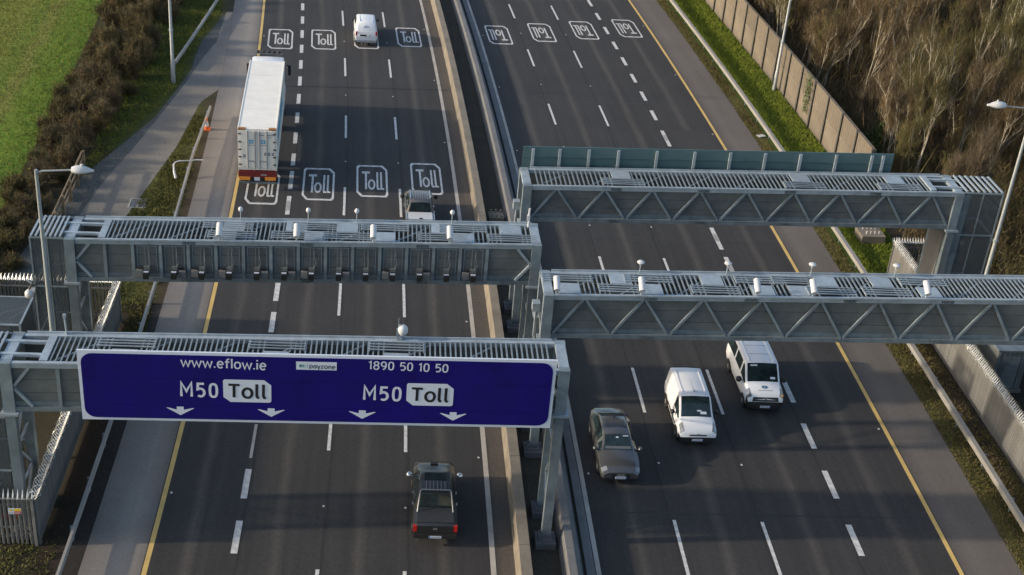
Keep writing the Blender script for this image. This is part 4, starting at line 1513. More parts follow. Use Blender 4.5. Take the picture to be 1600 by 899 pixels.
# ---- brown-grey saloon
v = vehicle('saloon_car', 'brownish grey saloon car driving towards the camera in the lane by the median', 'car', 49.55, 9.65, True)
st = [(-2.36, .45, .70, .78, .60, .70, .58), (-2.28, .32, .84, .95, .78, .83, .68), (-2.0, .26, .92, 1.02, .84, .88, .72), (-1.78, .24, .94, 1.04, .86, .90, .72),
      (-1.40, .22, .95, 1.23, .88, .91, .66), (-1.0, .20, .95, 1.38, .88, .91, .60), (-0.30, .20, .95, 1.43, .88, .91, .59), (0.22, .20, .94, 1.42, .88, .91, .60),
      (0.42, .20, .94, 1.37, .88, .91, .61), (0.78, .20, .93, 1.18, .88, .91, .67), (1.12, .20, .91, 1.0, .88, .91, .74), (1.65, .2, .86, .94, .88, .91, .74),
      (2.08, .22, .76, .85, .86, .89, .72), (2.28, .24, .66, .77, .82, .85, .68), (2.38, .30, .58, .68, .74, .77, .62)]
loft_body(v, st, AUDI, [('rear_window', 3, 5, 'top'), ('windscreen', 8, 10, 'top'), ('side_window', 3, 6, 'side'), ('side_window_front', 6, 10, 'side'), ('headlight', 12, 13, (4, 5, 6, 7, 8), LAMPG), ('front_lower_bumper', 12, 14, (0, 1), BLACK), ('tail_light', 0, 1, (4, 5, 6), RED)])
bx(v, 'sunroof', mat('roof_glass', (0.07, 0.068, 0.066), 0.15), -.46, .46, -0.62, -0.1, 1.40, 1.462)
wheels(v, (-1.42, 1.42), .92, .33)
mirrors(v, .90, .95, .98, AUDI)
lampbox(v, 'grille', BLACK, [(-.36, 2.38, .30), (.36, 2.38, .30), (.40, 2.38, .62), (-.40, 2.38, .62)], .015)
b = MB()
for k in range(4):
    cx = -.135 + .09 * k
    b.lathe([(.058, 0), (.058, .01), (.04, .011)], 12, (cx, 2.402, .57), 'y')
b.obj('ring_emblem', CHROME, v)
plate(v, 2.43, .45, 1)
bx(v, 'roof_aerial', BLACK, -.02, .02, -1.0, -.85, 1.37, 1.45)


def van(label, s, u, rev, st, zones, wys, half, kind):
    v = vehicle('van', label, 'van', s, u, rev)
    loft_body(v, st, VANW, zones, crown=.025)
    wheels(v, wys, half + .01, .33)
    return v


lampbox(v, 'dashboard_reflection', mat('reflection_grey', (.12, .13, .14), .4), [(-.6, 1.06, 1.055), (.6, 1.06, 1.055), (.56, .96, 1.115), (-.56, .96, 1.115)], .015)  # reflection low in the windscreen, put in as a pale strip
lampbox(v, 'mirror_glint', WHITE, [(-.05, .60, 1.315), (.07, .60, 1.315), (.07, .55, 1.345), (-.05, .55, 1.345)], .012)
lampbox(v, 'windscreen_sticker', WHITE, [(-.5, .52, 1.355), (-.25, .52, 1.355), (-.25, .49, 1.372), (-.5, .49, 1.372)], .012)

# ---- small white van (towards camera)
st = [(-2.14, .40, .95, 1.66, .80, .86, .74), (-2.08, .28, 1.05, 1.78, .84, .90, .75), (-1.6, .24, 1.08, 1.82, .86, .91, .74), (-0.6, .22, 1.08, 1.83, .86, .91, .73),
      (0.15, .22, 1.07, 1.82, .86, .91, .73), (0.40, .22, 1.06, 1.79, .86, .91, .74), (0.64, .22, 1.05, 1.60, .86, .91, .76), (0.90, .22, 1.03, 1.37, .86, .91, .78),
      (1.16, .22, 1.00, 1.14, .86, .91, .81), (1.50, .22, .95, 1.08, .86, .90, .79), (1.78, .24, .84, .97, .86, .90, .75), (1.92, .26, .71, .85, .84, .88, .71), (1.98, .30, .60, .71, .80, .84, .68)]
v = van('small white van with sun on its side, middle lane towards the camera', 52.15, 13.7, True, st, [('windscreen', 5, 8, 'top'), ('side_window', 4, 8, 'side'), ('headlight', 9, 11, (5, 6, 7, 8), LAMPG), ('front_bumper', 10, 12, (0, 1, 2, 3), BLACK), ('sill', 1, 9, (0, 1), BLACK), ('tail_light', 0, 1, (4, 5, 6), RED)], (-1.35, 1.28), .91, 0)
mirrors(v, .92, .72, 1.12)
for sd in (-1, 1):
    bx(v, 'roof_rib', VANW, sd * .55 - .03, sd * .55 + .03, -1.9, .1, 1.82, 1.845)
lampbox(v, 'grille', BLACK, [(-.42, 1.975, .635), (.42, 1.975, .635), (.40, 1.965, .70), (-.40, 1.965, .70)], .02)
bx(v, 'lower_bumper', BLACK, -.72, .72, 1.9, 2.01, .28, .53)
b = MB()
for q in (0, .045):
    for sd in (-1, 1):
        b.bar((sd * .1, 2.0, .66 + q), (0, 2.0, .71 + q), .015, .022)
b.obj('chevron_emblem', CHROME, v)
plate(v, 2.03, .43, 1)
bx(v, 'roof_aerial', BLACK, -.012, .012, -.02, .12, 1.84, 1.90)
bx(v, 'roof_seam', GREYP, -.006, .006, -.9, -.05, 1.852, 1.857)
lampbox(v, 'dashboard_paper', WHITE, [(-.5, 1.06, 1.245), (-.2, 1.06, 1.25), (-.22, .98, 1.325), (-.48, .98, 1.32)], .02)
lampbox(v, 'dashboard_card', WHITE, [(-.25, .97, 1.33), (-.05, .97, 1.335), (-.05, .93, 1.375), (-.25, .93, 1.37)], .02)
for sd in (-1, 1):
    bx(v, 'rubbing_strip', BLACK, sd * .915 - .012, sd * .915 + .012, -.9, .9, .55, .66)

# ---- larger white van with hood emblem
st = [(-2.48, .40, 1.05, 1.80, .84, .92, .80), (-2.4, .28, 1.12, 1.93, .88, .95, .82), (-1.6, .24, 1.15, 1.96, .9, .955, .81), (-0.95, .24, 1.15, 1.97, .9, .955, .81), (-0.8, .24, 1.15, 1.97, .9, .955, .81),
      (0.25, .24, 1.15, 1.96, .9, .955, .81), (0.42, .24, 1.15, 1.96, .9, .955, .81), (0.66, .24, 1.14, 1.92, .9, .955, .82), (0.95, .24, 1.12, 1.60, .9, .955, .84), (1.28, .24, 1.10, 1.24, .9, .955, .86),
      (1.70, .26, 1.03, 1.16, .9, .95, .83), (2.0, .28, .91, 1.05, .89, .94, .79), (2.12, .3, .78, .93, .88, .92, .76), (2.2, .32, .66, .78, .85, .89, .73)]
v = van('larger white van with dark side windows, blue bonnet emblem and black bumper', 55.25, 17.6, True, st,
        [('windscreen', 7, 9, 'top'), ('side_window', 1, 3, 'side'), ('middle_window', 4, 5, 'side'), ('side_window_front', 6, 9, 'side'), ('headlight', 10, 12, (5, 6, 7, 8), LAMPG), ('front_bumper', 11, 13, (0, 1, 2, 3, 4), BLACK)], (-1.6, 1.55), .955, 1)
mirrors(v, .96, 1.0, 1.2, BLACK, 1.35)
for sd in (-1, 1):
    bx(v, 'corner_lamp', LAMPO if sd < 0 else LAMPG, sd * .82 - .05, sd * .82 + .05, 1.98, 2.12, .88, .98)  # lamp on one side coloured orange for the sun's reflection
    bx(v, 'roof_rib', VANW, sd * .6 - .035, sd * .6 + .035, -2.2, .55, 1.95, 1.99)
for y in (-1.7, -.9, -.1):
    bx(v, 'roof_seam', GREYP, -.5, .5, y - .008, y + .008, 1.985, 1.999)
lampbox(v, 'grille', BLACK, [(-.66, 2.20, .70), (.66, 2.20, .70), (.62, 2.13, .90), (-.62, 2.13, .90)], .03)
b = MB()
b.lathe([(.06, 0), (.06, .02), (.02, .03)], 12, (0, 2.2, .80), 'y')
b.obj('grille_emblem', CHROME, v)
b = MB()
b.v = []
b.lathe([(.80, .25), (.89, .27), (.91, .5), (.85, .60)], 24)
bump = b.mesh('front_bumper', BLACK, 40)
bump.transform(Matrix.Diagonal((1, .36, 1, 1)))
put('front_bumper', bump, v, (0, 2.0, .02))
b = MB()
b.prism([(.15 * math.cos(2 * math.pi * k / 16), .10 * math.sin(2 * math.pi * k / 16)) for k in range(16)], lambda a, c_, h: (a, c_ * .97, -c_ * .2 + h), 0, .006)
o = b.obj('bonnet_emblem', DBLUE, v)
o.location = (0, 1.68, 1.192)
b = MB()
b.prism([(-.06, -.03), (.06, -.03), (0, .05)], lambda a, c_, h: (-a, -c_ * .97, c_ * .2 + h), 0, .004)
o = b.obj('emblem_mark', WHITE, v)
o.location = (0, 1.68, 1.200)
b = MB()
for k in range(16):
    x = -.36 + k * .045
    b.box(x, x + .03, -.02, .02, 0, .004)
o = b.obj('bonnet_print', GREYP, v)
o.location = (0, 1.88, 1.125)
o.rotation_euler = (-.36, 0, 0)
plate(v, 2.335, .47, 1)
lampbox(v, 'dashboard_paper', WHITE, [(-.62, 1.2, 1.36), (-.38, 1.2, 1.365), (-.38, 1.13, 1.44), (-.62, 1.13, 1.435)], .02)
lampbox(v, 'windscreen_sticker', WHITE, [(.25, .76, 1.835), (.6, .76, 1.825), (.6, .72, 1.87), (.25, .72, 1.88)], .02)

# ---- far white van driving away
st = [(-2.2, .42, .80, .98, .78, .84, .76), (-2.16, .32, .95, 1.15, .82, .88, .76), (-2.02, .28, 1.08, 1.45, .84, .90, .74), (-1.86, .26, 1.08, 1.74, .86, .91, .72), (-1.78, .25, 1.08, 1.78, .86, .91, .72), (-0.6, .22, 1.08, 1.82, .86, .91, .72),
      (0.3, .22, 1.06, 1.80, .86, .91, .72), (0.95, .22, 1.03, 1.42, .86, .91, .76), (1.4, .22, 1.0, 1.12, .86, .91, .78), (2.0, .24, .82, .92, .82, .86, .70), (2.2, .38, .55, .62, .64, .70, .54)]
v = van('white van driving away over a Toll box at the top of the left carriageway', 106.6, -1.55, False, st, [('windscreen', 6, 8, 'top'), ('side_window', 5, 8, 'side')], (-1.4, 1.4), .91, 0)
mirrors(v, .9, .9, 1.15)
for sd in (-1, 1):
    bx(v, 'tail_light', RED, sd * .80 - .06, sd * .80 + .06, -2.215, -2.1, .84, 1.18)
    bx(v, 'roof_rib', VANW, sd * .5 - .02, sd * .5 + .02, -1.5, .0, 1.80, 1.84)
bx(v, 'rear_bumper', GREYP, -.82, .82, -2.27, -2.17, .30, .48)
bx(v, 'plate_recess', BLACK, -.5, .02, -2.218, -2.19, .80, .93)
bx(v, 'door_handle', BLACK, .22, .32, -2.21, -2.19, .82, .88)
bx(v, 'door_seam', GREYP, -.006, .006, -2.206, -2.18, .5, .80)
b = MB()
b.bar((-.2, 0, 0), (0, 0, .12), .012, .035)
b.bar((.2, 0, 0), (0, 0, .12), .012, .035)
b.bar((-.2, 0, -.04), (.2, 0, -.04), .012, .03)
o = b.obj('rear_emblem', DBLUE, v)
o.location = (0, -2.015, 1.5)
o.rotation_euler = (-.5, 0, 0)


# ---- pickups
def pickup(label, s, u, paint, half, black):
    v = vehicle('pickup_truck', label, 'pickup', s, u, False)
    h = half
    st = [(-2.26, .50, .92, .98, h * .9, h * .95, h * .86), (-2.18, .42, 1.02, 1.08, h * .95, h, h * .88), (-1.24, .36, 1.04, 1.10, h * .96, h, h * .88), (-1.16, .36, 1.04, 1.12, h * .96, h, h * .86),
          (-0.98, .36, 1.04, 1.66, h * .96, h, h * .72), (-0.88, .36, 1.04, 1.74, h * .96, h, h * .72), (-0.2, .36, 1.04, 1.78, h * .96, h, h * .71), (0.38, .36, 1.04, 1.77, h * .96, h, h * .71), (0.52, .36, 1.04, 1.73, h * .96, h, h * .72),
          (0.85, .36, 1.03, 1.46, h * .96, h, h * .76), (1.18, .36, 1.02, 1.15, h * .96, h, h * .82), (1.7, .38, .98, 1.12, h * .96, h, h * .8), (2.1, .42, .90, 1.03, h * .93, h * .97, h * .76), (2.27, .5, .78, .9, h * .88, h * .92, h * .7)]
    loft_body(v, st, paint, [('rear_window', 3, 4, 'top'), ('windscreen', 8, 10, 'top'), ('side_window', 4, 6, 'side'), ('side_window_front', 6, 10, 'side')], crown=.02)
    wheels(v, (-1.45, 1.45), h + .015, .37, .24)
    mirrors(v, h, .95, 1.15, CHROME if black else BLACK, 1.25)
    for sd in (-1, 1):
        bx(v, 'tail_light', RED, sd * (h - .085) - .075, sd * (h - .085) + .075, -2.28, -2.16, .74, 1.03)
    bx(v, 'rear_bumper', DKP if black else CHROME, -h * .96, h * .96, -2.40, -2.265, .48, .66)
    lampbox(v, 'tailgate', BLACK if black else paint, [(-h + .2, -2.275, .68), (h - .2, -2.275, .68), (h - .2, -2.25, 1.01), (-h + .2, -2.25, 1.01)], -.02)
    bx(v, 'tonneau_cover', TONB if black else TONW, -h * .82, h * .82, -2.18, -1.26, 1.095, 1.165)
    bx(v, 'tailgate_handle', CHROME if black else BLACK, -.09, .09, -2.31, -2.28, .86, .93)
    plate(v, -2.415, .57, -1)
    if black:
        b = MB()
        x, y0 = h * .70, -.98
        b.tube([(-x - .1, y0 - .55, 1.16), (-x, y0 + .02, 1.76), (-x + .06, y0 + .08, 1.82), (x - .06, y0 + .08, 1.82), (x, y0 + .02, 1.76), (x + .1, y0 - .55, 1.16)], .03, 8)
        b.obj('styling_bar', mat('satin_bar', (0.26, 0.26, 0.26), 0.35, 0.5), v, 50)
        bx(v, 'sunroof', GLASS, -.46, .46, -.22, .28, 1.77, 1.812)
        bx(v, 'bonnet_scoop', BLACK, -.16, .16, 1.72, 1.88, 1.13, 1.19)
        bx(v, 'exhaust_tip', CHROME, -h + .12, -h + .22, -2.38, -2.2, .36, .44)
        for k in range(6):
            bx(v, 'roof_groove', GREYP, -.40 + .155 * k, -.385 + .155 * k, -.8, -.3, 1.775, 1.806)
    else:
        for sd in (-1, 1):
            bx(v, 'roof_rail', CHROME, sd * h * .68 - .025, sd * h * .68 + .025, -.7, .45, 1.75, 1.83)
        for k in range(7):
            bx(v, 'roof_groove', GREYP, -.42 + .14 * k, -.405 + .14 * k, -.8, .3, 1.775, 1.806)
        bx(v, 'lid_lock', BLACK, -.09, .09, -2.18, -2.06, 1.166, 1.19)
        for sd in (-1, 1):
            bx(v, 'bed_rail', CHROME, sd * h * .94 - .03, sd * h * .94 + .03, -2.15, -1.28, 1.075, 1.12)
    for sd in (-1, 1):
        for y in (.02, -.72):
            bx(v, 'door_handle', CHROME, sd * (h + .01) - .02, sd * (h + .01) + .02, y - .1, y + .08, .93, .97)
    return v


pickup('black pickup truck with silver roll bar and sunroof below the blue sign', 45.15, 1.36, DKP, .91, True)
pickup('grey pickup truck with white bed cover behind the camera gantry', 72.9, 1.22, SVP, .86, False)

# ---- articulated truck with container
v = thing('container_truck', 'white container truck with red rear frame driving away in the left lane', 'truck', R(83.6, -8.68, 0.008), ang(83.6) + 0.004)
HW = 1.14
Y0, Y1 = -6.95, 5.15
ct = put('container', None, v)
b = MB().box(-HW, HW, Y0, Y1, 1.32, 4.02)
b.obj('container_body', CONTW, ct)
for sd in (-1, 1):
    b = MB()
    for y in (Y0 - .01, Y1 - .12):
        b.box(sd * HW - .03, sd * HW + .03, y, y + .13, 1.3, 4.04)
    b.bar((sd * HW, Y0, 4.0), (sd * HW, Y1, 4.0), .07, .09)
    b.bar((sd * HW, Y0, 1.35), (sd * HW, Y1, 1.35), .07, .14)
    b.obj('corner_frame', CONTW, ct)
    MB().box(sd * .92 - .22, sd * .92 + .22, Y0 - .03, Y0 + .22, 3.96, 4.055).obj('rusty_casting', RUST, ct)
rb = MB()
k = Y0 + .3
while k < Y1 - .2:
    rb.box(-HW + .1, HW - .1, k, k + .05, 4.021, 4.035)
    k += 3.0
rb.obj('roof_ribs', CONTW, ct)
rb = MB()
k = Y0 + .3
while k < Y1 - .2:
    for sd in (-1, 1):
        rb.box(sd * (HW + .006) - .006, sd * (HW + .006) + .006, k, k + .12, 1.45, 3.9)
    k += .3
rb.obj('side_ribs', CONTW, ct)
for sd in (-1, 1):
    x0, x1 = (-HW + .09, -.012) if sd < 0 else (.012, HW - .09)
    MB().box(x0, x1, Y0 - .04, Y0 - .001, 1.5, 3.9).obj('rear_door', CONTW, ct)
    for xx in (.14, .58):
        MB().tube([(sd * xx, Y0 - .07, 1.42), (sd * xx, Y0 - .07, 3.92)], .03, 6).obj('locking_bar', GREYP, ct)
    for z in (1.7, 2.2, 2.7, 3.2, 3.72):
        MB().box(sd * (HW - .1) - .08, sd * (HW - .1) + .08, Y0 - .065, Y0 - .041, z - .04, z + .04).obj('hinge', BLACK, ct)
    MB().box(sd * .36 - .13, sd * .36 + .13, Y0 - .05, Y0 - .041, 3.08, 3.33).obj('blue_logo', LBLUE, ct)
    star = []
    for q in range(14):
        r_ = .095 if q % 2 == 0 else .05
        star.append((sd * .36 + r_ * math.sin(q * math.pi / 7), 3.205 + r_ * math.cos(q * math.pi / 7)))
    b = MB()
    b.add([(x, Y0 - .054, z) for x, z in star] + [(sd * .36, Y0 - .054, 3.205)], [(q, (q + 1) % 14, 14) for q in range(14)])
    b.obj('star_mark', WHITE, ct)
    MB().box(sd * .36 - .2, sd * .36 + .2, Y0 - .05, Y0 - .041, 2.96, 3.0).obj('logo_line', GREYP, ct)
    MB().box(sd * .36 - .25, sd * .36 + .25, Y0 - .12, Y0 - .06, 1.92, 1.97).obj('door_lever', GREYP, ct)
for (x0, x1, z0, z1) in ((.2, .42, 3.62, 3.68), (.62, .98, 3.62, 3.68), (.66, .86, 3.48, 3.54), (.42, .56, 2.3, 2.52), (.64, .78, 2.3, 2.52), (.86, 1.0, 2.3, 2.52), (-.86, -.70, 2.15, 2.38)):
    MB().box(x0, x1, Y0 - .046, Y0 - .041, z0, z1).obj('door_print', GREYP, ct)
for sd in (1,):
    me = fit_text('MAERSK', 7.2, 1.25, LBLUE, 0.03)
    o = put('side_lettering', me, ct, (HW + .016, -1.5, 2.75))
    o.rotation_euler = (math.pi / 2, 0, math.pi / 2)
MB().box(-HW - .02, HW + .02, Y0 - .1, Y0 + .35, .86, 1.27).obj('rear_frame', DRED, v)
MB().box(-.55, .55, Y0 - .0, Y1, .95, 1.27).obj('chassis', DRED, v)
for sd in (-1, 1):
    MB().box(sd * .78 - .33, sd * .78 + .33, Y0 - .14, Y0 - .101, .68, .90).obj('reflector_board', ORANGE, v)
MB().box(-HW, HW, Y0 - .13, Y0 - .06, .46, .58).obj('underrun_bar', STEEL, v)
MB().box(-.45, .45, Y0 - .09, Y0 - .06, .59, .86).obj('lamp_panel', BLACK, v)
MB().box(-.2, .14, Y0 - .125, Y0 - .091, .66, .88).obj('number_plate', WHITE, v)
MB().box(.2, .55, Y0 - .112, Y0 - .1005, 1.0, 1.08).obj('frame_print', GREYP, v)
wheels(v, (-5.6, -4.3, -3.0, 2.9, 5.7), HW - .02, .5, .34, False)
MB().box(-HW - .02, HW + .02, 2.0, 3.7, 1.0, 1.08).obj('mudguard', DRED, v)
MB().box(HW - .35, HW + .02, 1.2, 2.0, .5, 1.05).obj('fuel_tank', DRED, v)
st = [(5.25, .6, 1.6, 3.55, HW * .95, HW, HW * .9), (5.45, .5, 1.6, 3.86, HW * .97, HW, HW * .93), (6.3, .5, 1.6, 3.88, HW * .97, HW, HW * .93), (6.85, .5, 1.6, 3.72, HW * .97, HW, HW * .93), (7.05, .5, 1.58, 3.3, HW * .97, HW, HW * .93),
      (7.25, .5, 1.55, 2.9, HW * .97, HW, HW * .95), (7.35, .5, 1.5, 1.75, HW * .95, HW * .98, HW * .93), (7.4, .5, 1.2, 1.3, HW * .9, HW * .94, HW * .86)]
loft_body(v, st, VANW, [('windscreen', 5, 6, 'top'), ('side_window', 3, 6, 'side')], 'cab')
MB().bar((-HW * .85, 6.95, 3.92), (HW * .85, 6.95, 3.92), .06, .06).obj('light_bar', STEEL, v)
for k in range(5):
    MB().lathe([(.07, -.08), (.12, -.04), (.12, .04), (.09, .06)], 10, (-.72 + .36 * k, 6.98, 4.02), 'y').obj('roof_spotlight', BLACK, v, 40)
MB().box(-HW * .8, HW * .8, 5.26, 5.40, 3.62, 3.92).obj('wind_deflector', BLACK, v)
for sd in (-1, 1):
    b = MB()
    b.bar((sd * HW, 7.0, 3.1), (sd * (HW + .28), 7.05, 3.05), .05, .05)
    b.box(sd * (HW + .28) - .1, sd * (HW + .28) + .1, 7.0, 7.12, 2.35, 3.1)
    b.obj('mirror', BLACK, v)
    MB().box(sd * (HW - .03) - .03, sd * (HW - .03) + .03, 4.0, 5.24, 1.2, 3.6).obj('side_deflector', VANW, v)


# ================================================================== PLANTS
def slivers(name, pts, dirs, lens, wid, m, seed=0):
    """many thin leaf / twig / blade faces in one mesh"""
    rs = np.random.RandomState(seed)
    pts, dirs, lens = np.asarray(pts, float), np.asarray(dirs, float), np.asarray(lens, float)
    n = len(pts)
    dirs = dirs / np.linalg.norm(dirs, axis=1)[:, None]
    side = np.cross(dirs, rs.normal(size=(n, 3)))
    side /= np.linalg.norm(side, axis=1)[:, None] + 1e-9
    wv = (wid * rs.uniform(.6, 1.4, n))[:, None]
    V = np.empty((n, 3, 3))
    V[:, 0] = pts - side * wv
    V[:, 1] = pts + side * wv
    V[:, 2] = pts + dirs * lens[:, None]
    me = bpy.data.meshes.new(name)
    me.vertices.add(n * 3)
    me.vertices.foreach_set('co', V.reshape(-1))
    me.loops.add(n * 3)
    me.loops.foreach_set('vertex_index', np.arange(n * 3, dtype=np.int32))
    me.polygons.add(n)
    me.polygons.foreach_set('loop_start', np.arange(0, n * 3, 3, dtype=np.int32))
    me.polygons.foreach_set('loop_total', np.full(n, 3, dtype=np.int32))
    ms = m if isinstance(m, (list, tuple)) else [m]
    for q in ms:
        me.materials.append(q)
    if len(ms) > 1:
        me.polygons.foreach_set('material_index', rs.randint(0, len(ms), n).astype(np.int32))
    me.update(calc_edges=True)
    me.validate()
    return me


def tree_template(seed, h, bark, twig, spread, nstem=1):
    r = random.Random(seed)
    b = MB()
    ends = []
    lean = Vector((r.uniform(-.12, .12), r.uniform(-.12, .12), 0))

    def limb(p, d, L, rad, lev):
        segs = 5 if lev == 0 else 4
        pts, rads = [p], [rad]
        q = p.copy()
        for k in range(segs):
            d = (d + Vector((r.gauss(0, .11), r.gauss(0, .11), r.gauss(.03, .06))) * (1 + lev * .5)).normalized()
            q = q + d * L / segs
            pts.append(q.copy())
            rads.append(rad * (1 - .85 * (k + 1) / segs) + .006)
        b.tube(pts, rads, 6 if lev == 0 else (4 if lev == 1 else 3), False)
        for k, pp in enumerate(pts[1:]):
            ends.append((pp, d, lev))
        if lev < 3:
            nb = (8, 4, 2)[lev]
            for k in range(nb):
                f = r.uniform(.28 if lev == 0 else .2, .98)
                i = min(segs - 1, int(f * segs))
                pp = pts[i].lerp(pts[i + 1], f * segs - i)
                an = r.uniform(0, 2 * math.pi)
                out = Vector((math.cos(an), math.sin(an), 0))
                dd = (d * r.uniform(.5, 1.0) + out * r.uniform(.5, 1.1) * spread + Vector((0, 0, .35))).normalized()
                limb(pp, dd, L * r.uniform(.28, .5) * (1.05 - .35 * f), rad * (.45 if lev == 0 else .5), lev + 1)
    for q in range(nstem):
        off = Vector((r.gauss(0, .35), r.gauss(0, .35), 0)) if q else Vector((0, 0, 0))
        tilt = lean + off * .22
        limb(off + Vector((0, 0, -.1)), (Vector((0, 0, 1)) + tilt).normalized(), h * (1 if q == 0 else r.uniform(.65, 1)), .025 + .0055 * h * (1 if nstem < 2 else .75), 0)
    trunk = b.mesh('trunk', bark, 60)
    rs = np.random.RandomState(seed)
    P, Dv, Ln = [], [], []
    for pp, d, lev in ends:
        if lev == 0 and pp.z < h * .5:
            continue
        for q in range((1, 3, 4, 4)[lev]):
            P.append(tuple(pp + Vector(rs.normal(0, .18, 3))))
            dd = d + Vector(rs.normal(0, .55, 3)) + Vector((0, 0, 1.0))
            Dv.append(tuple(dd))
            Ln.append(rs.uniform(.3, 1.0))
    crown = slivers('crown', P, Dv, Ln, .0095, twig, seed)
    return trunk, crown


TT = [tree_template(11, 8.0, BARKP, TWIG1, .3, 3), tree_template(12, 7.0, BARKB, TWIG2, .45, 2), tree_template(13, 8.5, BARKP, TWIG2, .28, 3),
      tree_template(14, 5.5, BARKB, TWIG1, .6, 2), tree_template(15, 7.5, BARKP, TWIG1, .35, 4), tree_template(16, 5.0, BARKB, TWIG3, .6, 3)]
TL = ['slender pale stemmed bare tree', 'spreading olive brown bare tree', 'birch like bare tree with olive twigs', 'short wide brown bare tree', 'pale forked bare tree', 'low dark twiggy tree']
placed = []
r = random.Random(21)
tries = 0
while len(placed) < 290 and tries < 20000:
    tries += 1
    s_ = r.uniform(52, 150)
    u_ = r.uniform(32.6, 74)
    if u_ > 36 + (s_ - 40) * 0.62:
        continue
    if s_ < 70 and u_ < 35.5:
        continue
    if any((s_ - a_) ** 2 + (u_ - b_) ** 2 < 1.75 ** 2 for a_, b_ in placed):
        continue
    placed.append((s_, u_))
    k = r.choice((0, 0, 1, 1, 2, 3, 4, 4, 5)) if s_ > 74 else r.choice((1, 1, 3, 5, 5, 2))
    sc2 = r.uniform(.7, 1.15) * (0.75 if s_ < 74 else 1.0)
    zone = 'beside the far right gantry cage' if s_ < 73 else ('close behind the noise wall' if u_ < 37 and s_ < 100 else ('behind the far end of the noise wall' if u_ < 40 else (
        'at the top right edge of the wood' if s_ > 112 else ('deep in the wood beyond the right lamp head' if s_ < 90 else 'in the middle of the wood'))))
    t = thing('bare_tree', TL[k] + ' ' + zone, 'tree', R(s_, u_, -.01), r.uniform(0, 6.28), '%s trees %s' % ('slender pale,spreading olive,birch like,short brown,forked pale,low dark'.split(',')[k], zone))
    t.scale = (sc2, sc2, sc2 * r.uniform(.85, 1.15))
    put('trunk', TT[k][0], t)
    put('crown', TT[k][1], t)

# scrub on the wood floor, one mass
rs = np.random.RandomState(5)


def scatter(n, s0, s1, u0, u1, clump=0, hmax=1.0):
    s_ = rs.uniform(s0, s1, n)
    u_ = rs.uniform(u0, u1, n)
    z_ = np.abs(rs.normal(0, hmax * .5, n))
    if clump:
        cs, cu, ch = rs.uniform(s0, s1, clump), rs.uniform(u0, u1, clump), rs.uniform(.4, 1.3, clump)
        i = rs.randint(0, clump, n)
        rr = rs.normal(0, .75, (n, 2)) * ch[i][:, None]
        s_, u_ = cs[i] + rr[:, 0], cu[i] + rr[:, 1]
        u_ = np.clip(u_, u0 + rs.uniform(-.1, .25, n), u1 - rs.uniform(-.1, .25, n))
        z_ = np.abs(rs.normal(0, .5, n)) * hmax * ch[i] * np.exp(-(rr ** 2).sum(1) / 2)
    return s_, u_, z_


def su_points(s_, u_, z_):
    a_ = PHI + KAP * s_
    return np.stack([(np.cos(a_) - math.cos(PHI)) / KAP + u_ * np.cos(a_), (np.sin(a_) - math.sin(PHI)) / KAP + u_ * np.sin(a_), z_], 1)


def stuff(name, n, s0, s1, u0, u1, m, clump, hmax, ln, wid, up, seed, filt=None):
    s_, u_, z_ = scatter(n, s0, s1, u0, u1, clump, hmax)
    if filt is not None:
        k = filt(s_, u_)
        s_, u_, z_ = s_[k], u_[k], z_[k]
    P = su_points(s_, u_, z_ - .02)
    d = rs.normal(0, 1, (len(P), 3)) + np.array([0, 0, up])
    d[:, 2] = np.abs(d[:, 2])
    o = put(name, slivers(name, P, d, rs.uniform(ln * .5, ln * 1.4, len(P)), wid, m, seed))
    return tag(o, kind='stuff')


wedge = lambda s_, u_: (u_ < 38 + (s_ - 40) * 0.62) & (u_ > np.where(s_ < 68, 35.2, 31.4))
tag(stuff('undergrowth', 240000, 56, 140, 31.5, 80, [SCRUB, SCRUBG, TWIG1, TWIG3], 1500, 2.3, .7, .018, 1.2, 1, wedge), 'brown tangled undergrowth on the floor of the right wood', 'undergrowth')
tag(stuff('undergrowth', 90000, 56, 88, 34, 62, [SCRUBG, SCRUB, TWIG2], 420, 2.6, .5, .024, .8, 2, wedge), 'olive bramble thicket in the wood beside the right gantry cage', 'undergrowth')
tag(stuff('grass', 60000, 66.5, 130, 27.3, 30.75, GRASSB, 0, .12, .2, .018, 1.6, 3), 'bright green grass on the right verge in front of the noise wall', 'grass')
tag(stuff('grass', 26000, 36, 130, 26.15, 26.95, [GRASSO, SCRUB], 300, .08, .13, .02, .8, 4), 'olive weeds between the right hard shoulder and the guardrail', 'grass')
tag(stuff('grass', 14000, 36, 67, 27.1, 28.5, [SCRUB, SCRUB, GRASSO], 120, .14, .16, .02, .8, 5), 'brown weeds between the right guardrail and the palisade fence', 'grass')
tag(stuff('thicket', 80000, 58, 140, 31.6, 80, [TWIG1, TWIG2, TWIG3, TWIG1], 2600, 2.6, 1.9, .011, 2.6, 12, wedge), 'dense thicket of thin upright brown saplings filling the right wood', 'thicket')
vf = lambda s_, u_: u_ > np.interp(s_, [62, 72, 75.8, 82.8, 88, 91], [-17, -16.0, -15.4, -14.3, -13.8, -13.4]) + .1
tag(stuff('grass', 30000, 52, 90, -16.5, -13.0, [GRASSO, GRASSO, SCRUBG], 150, .18, .18, .025, .8, 6, lambda s_, u_: vf(s_, u_) & ((s_ > 61) | (u_ > -14.0))), 'mossy olive grass between the track and the left guardrail', 'grass')
vg = lambda s_, u_: (u_ < np.interp(s_, [64, 72.4, 82, 89, 94.7, 100.4, 104, 112], [-21, -20, -18.2, -16.4, -15.2, -14.9, -14.6, -13.3]) - .1)
tag(stuff('grass', 40000, 78, 125, -19.5, -13.0, [GRASSB, GRASSO], 0, .15, .2, .02, 1.2, 7, vg), 'rough green grass between the hedge and the left track', 'grass')
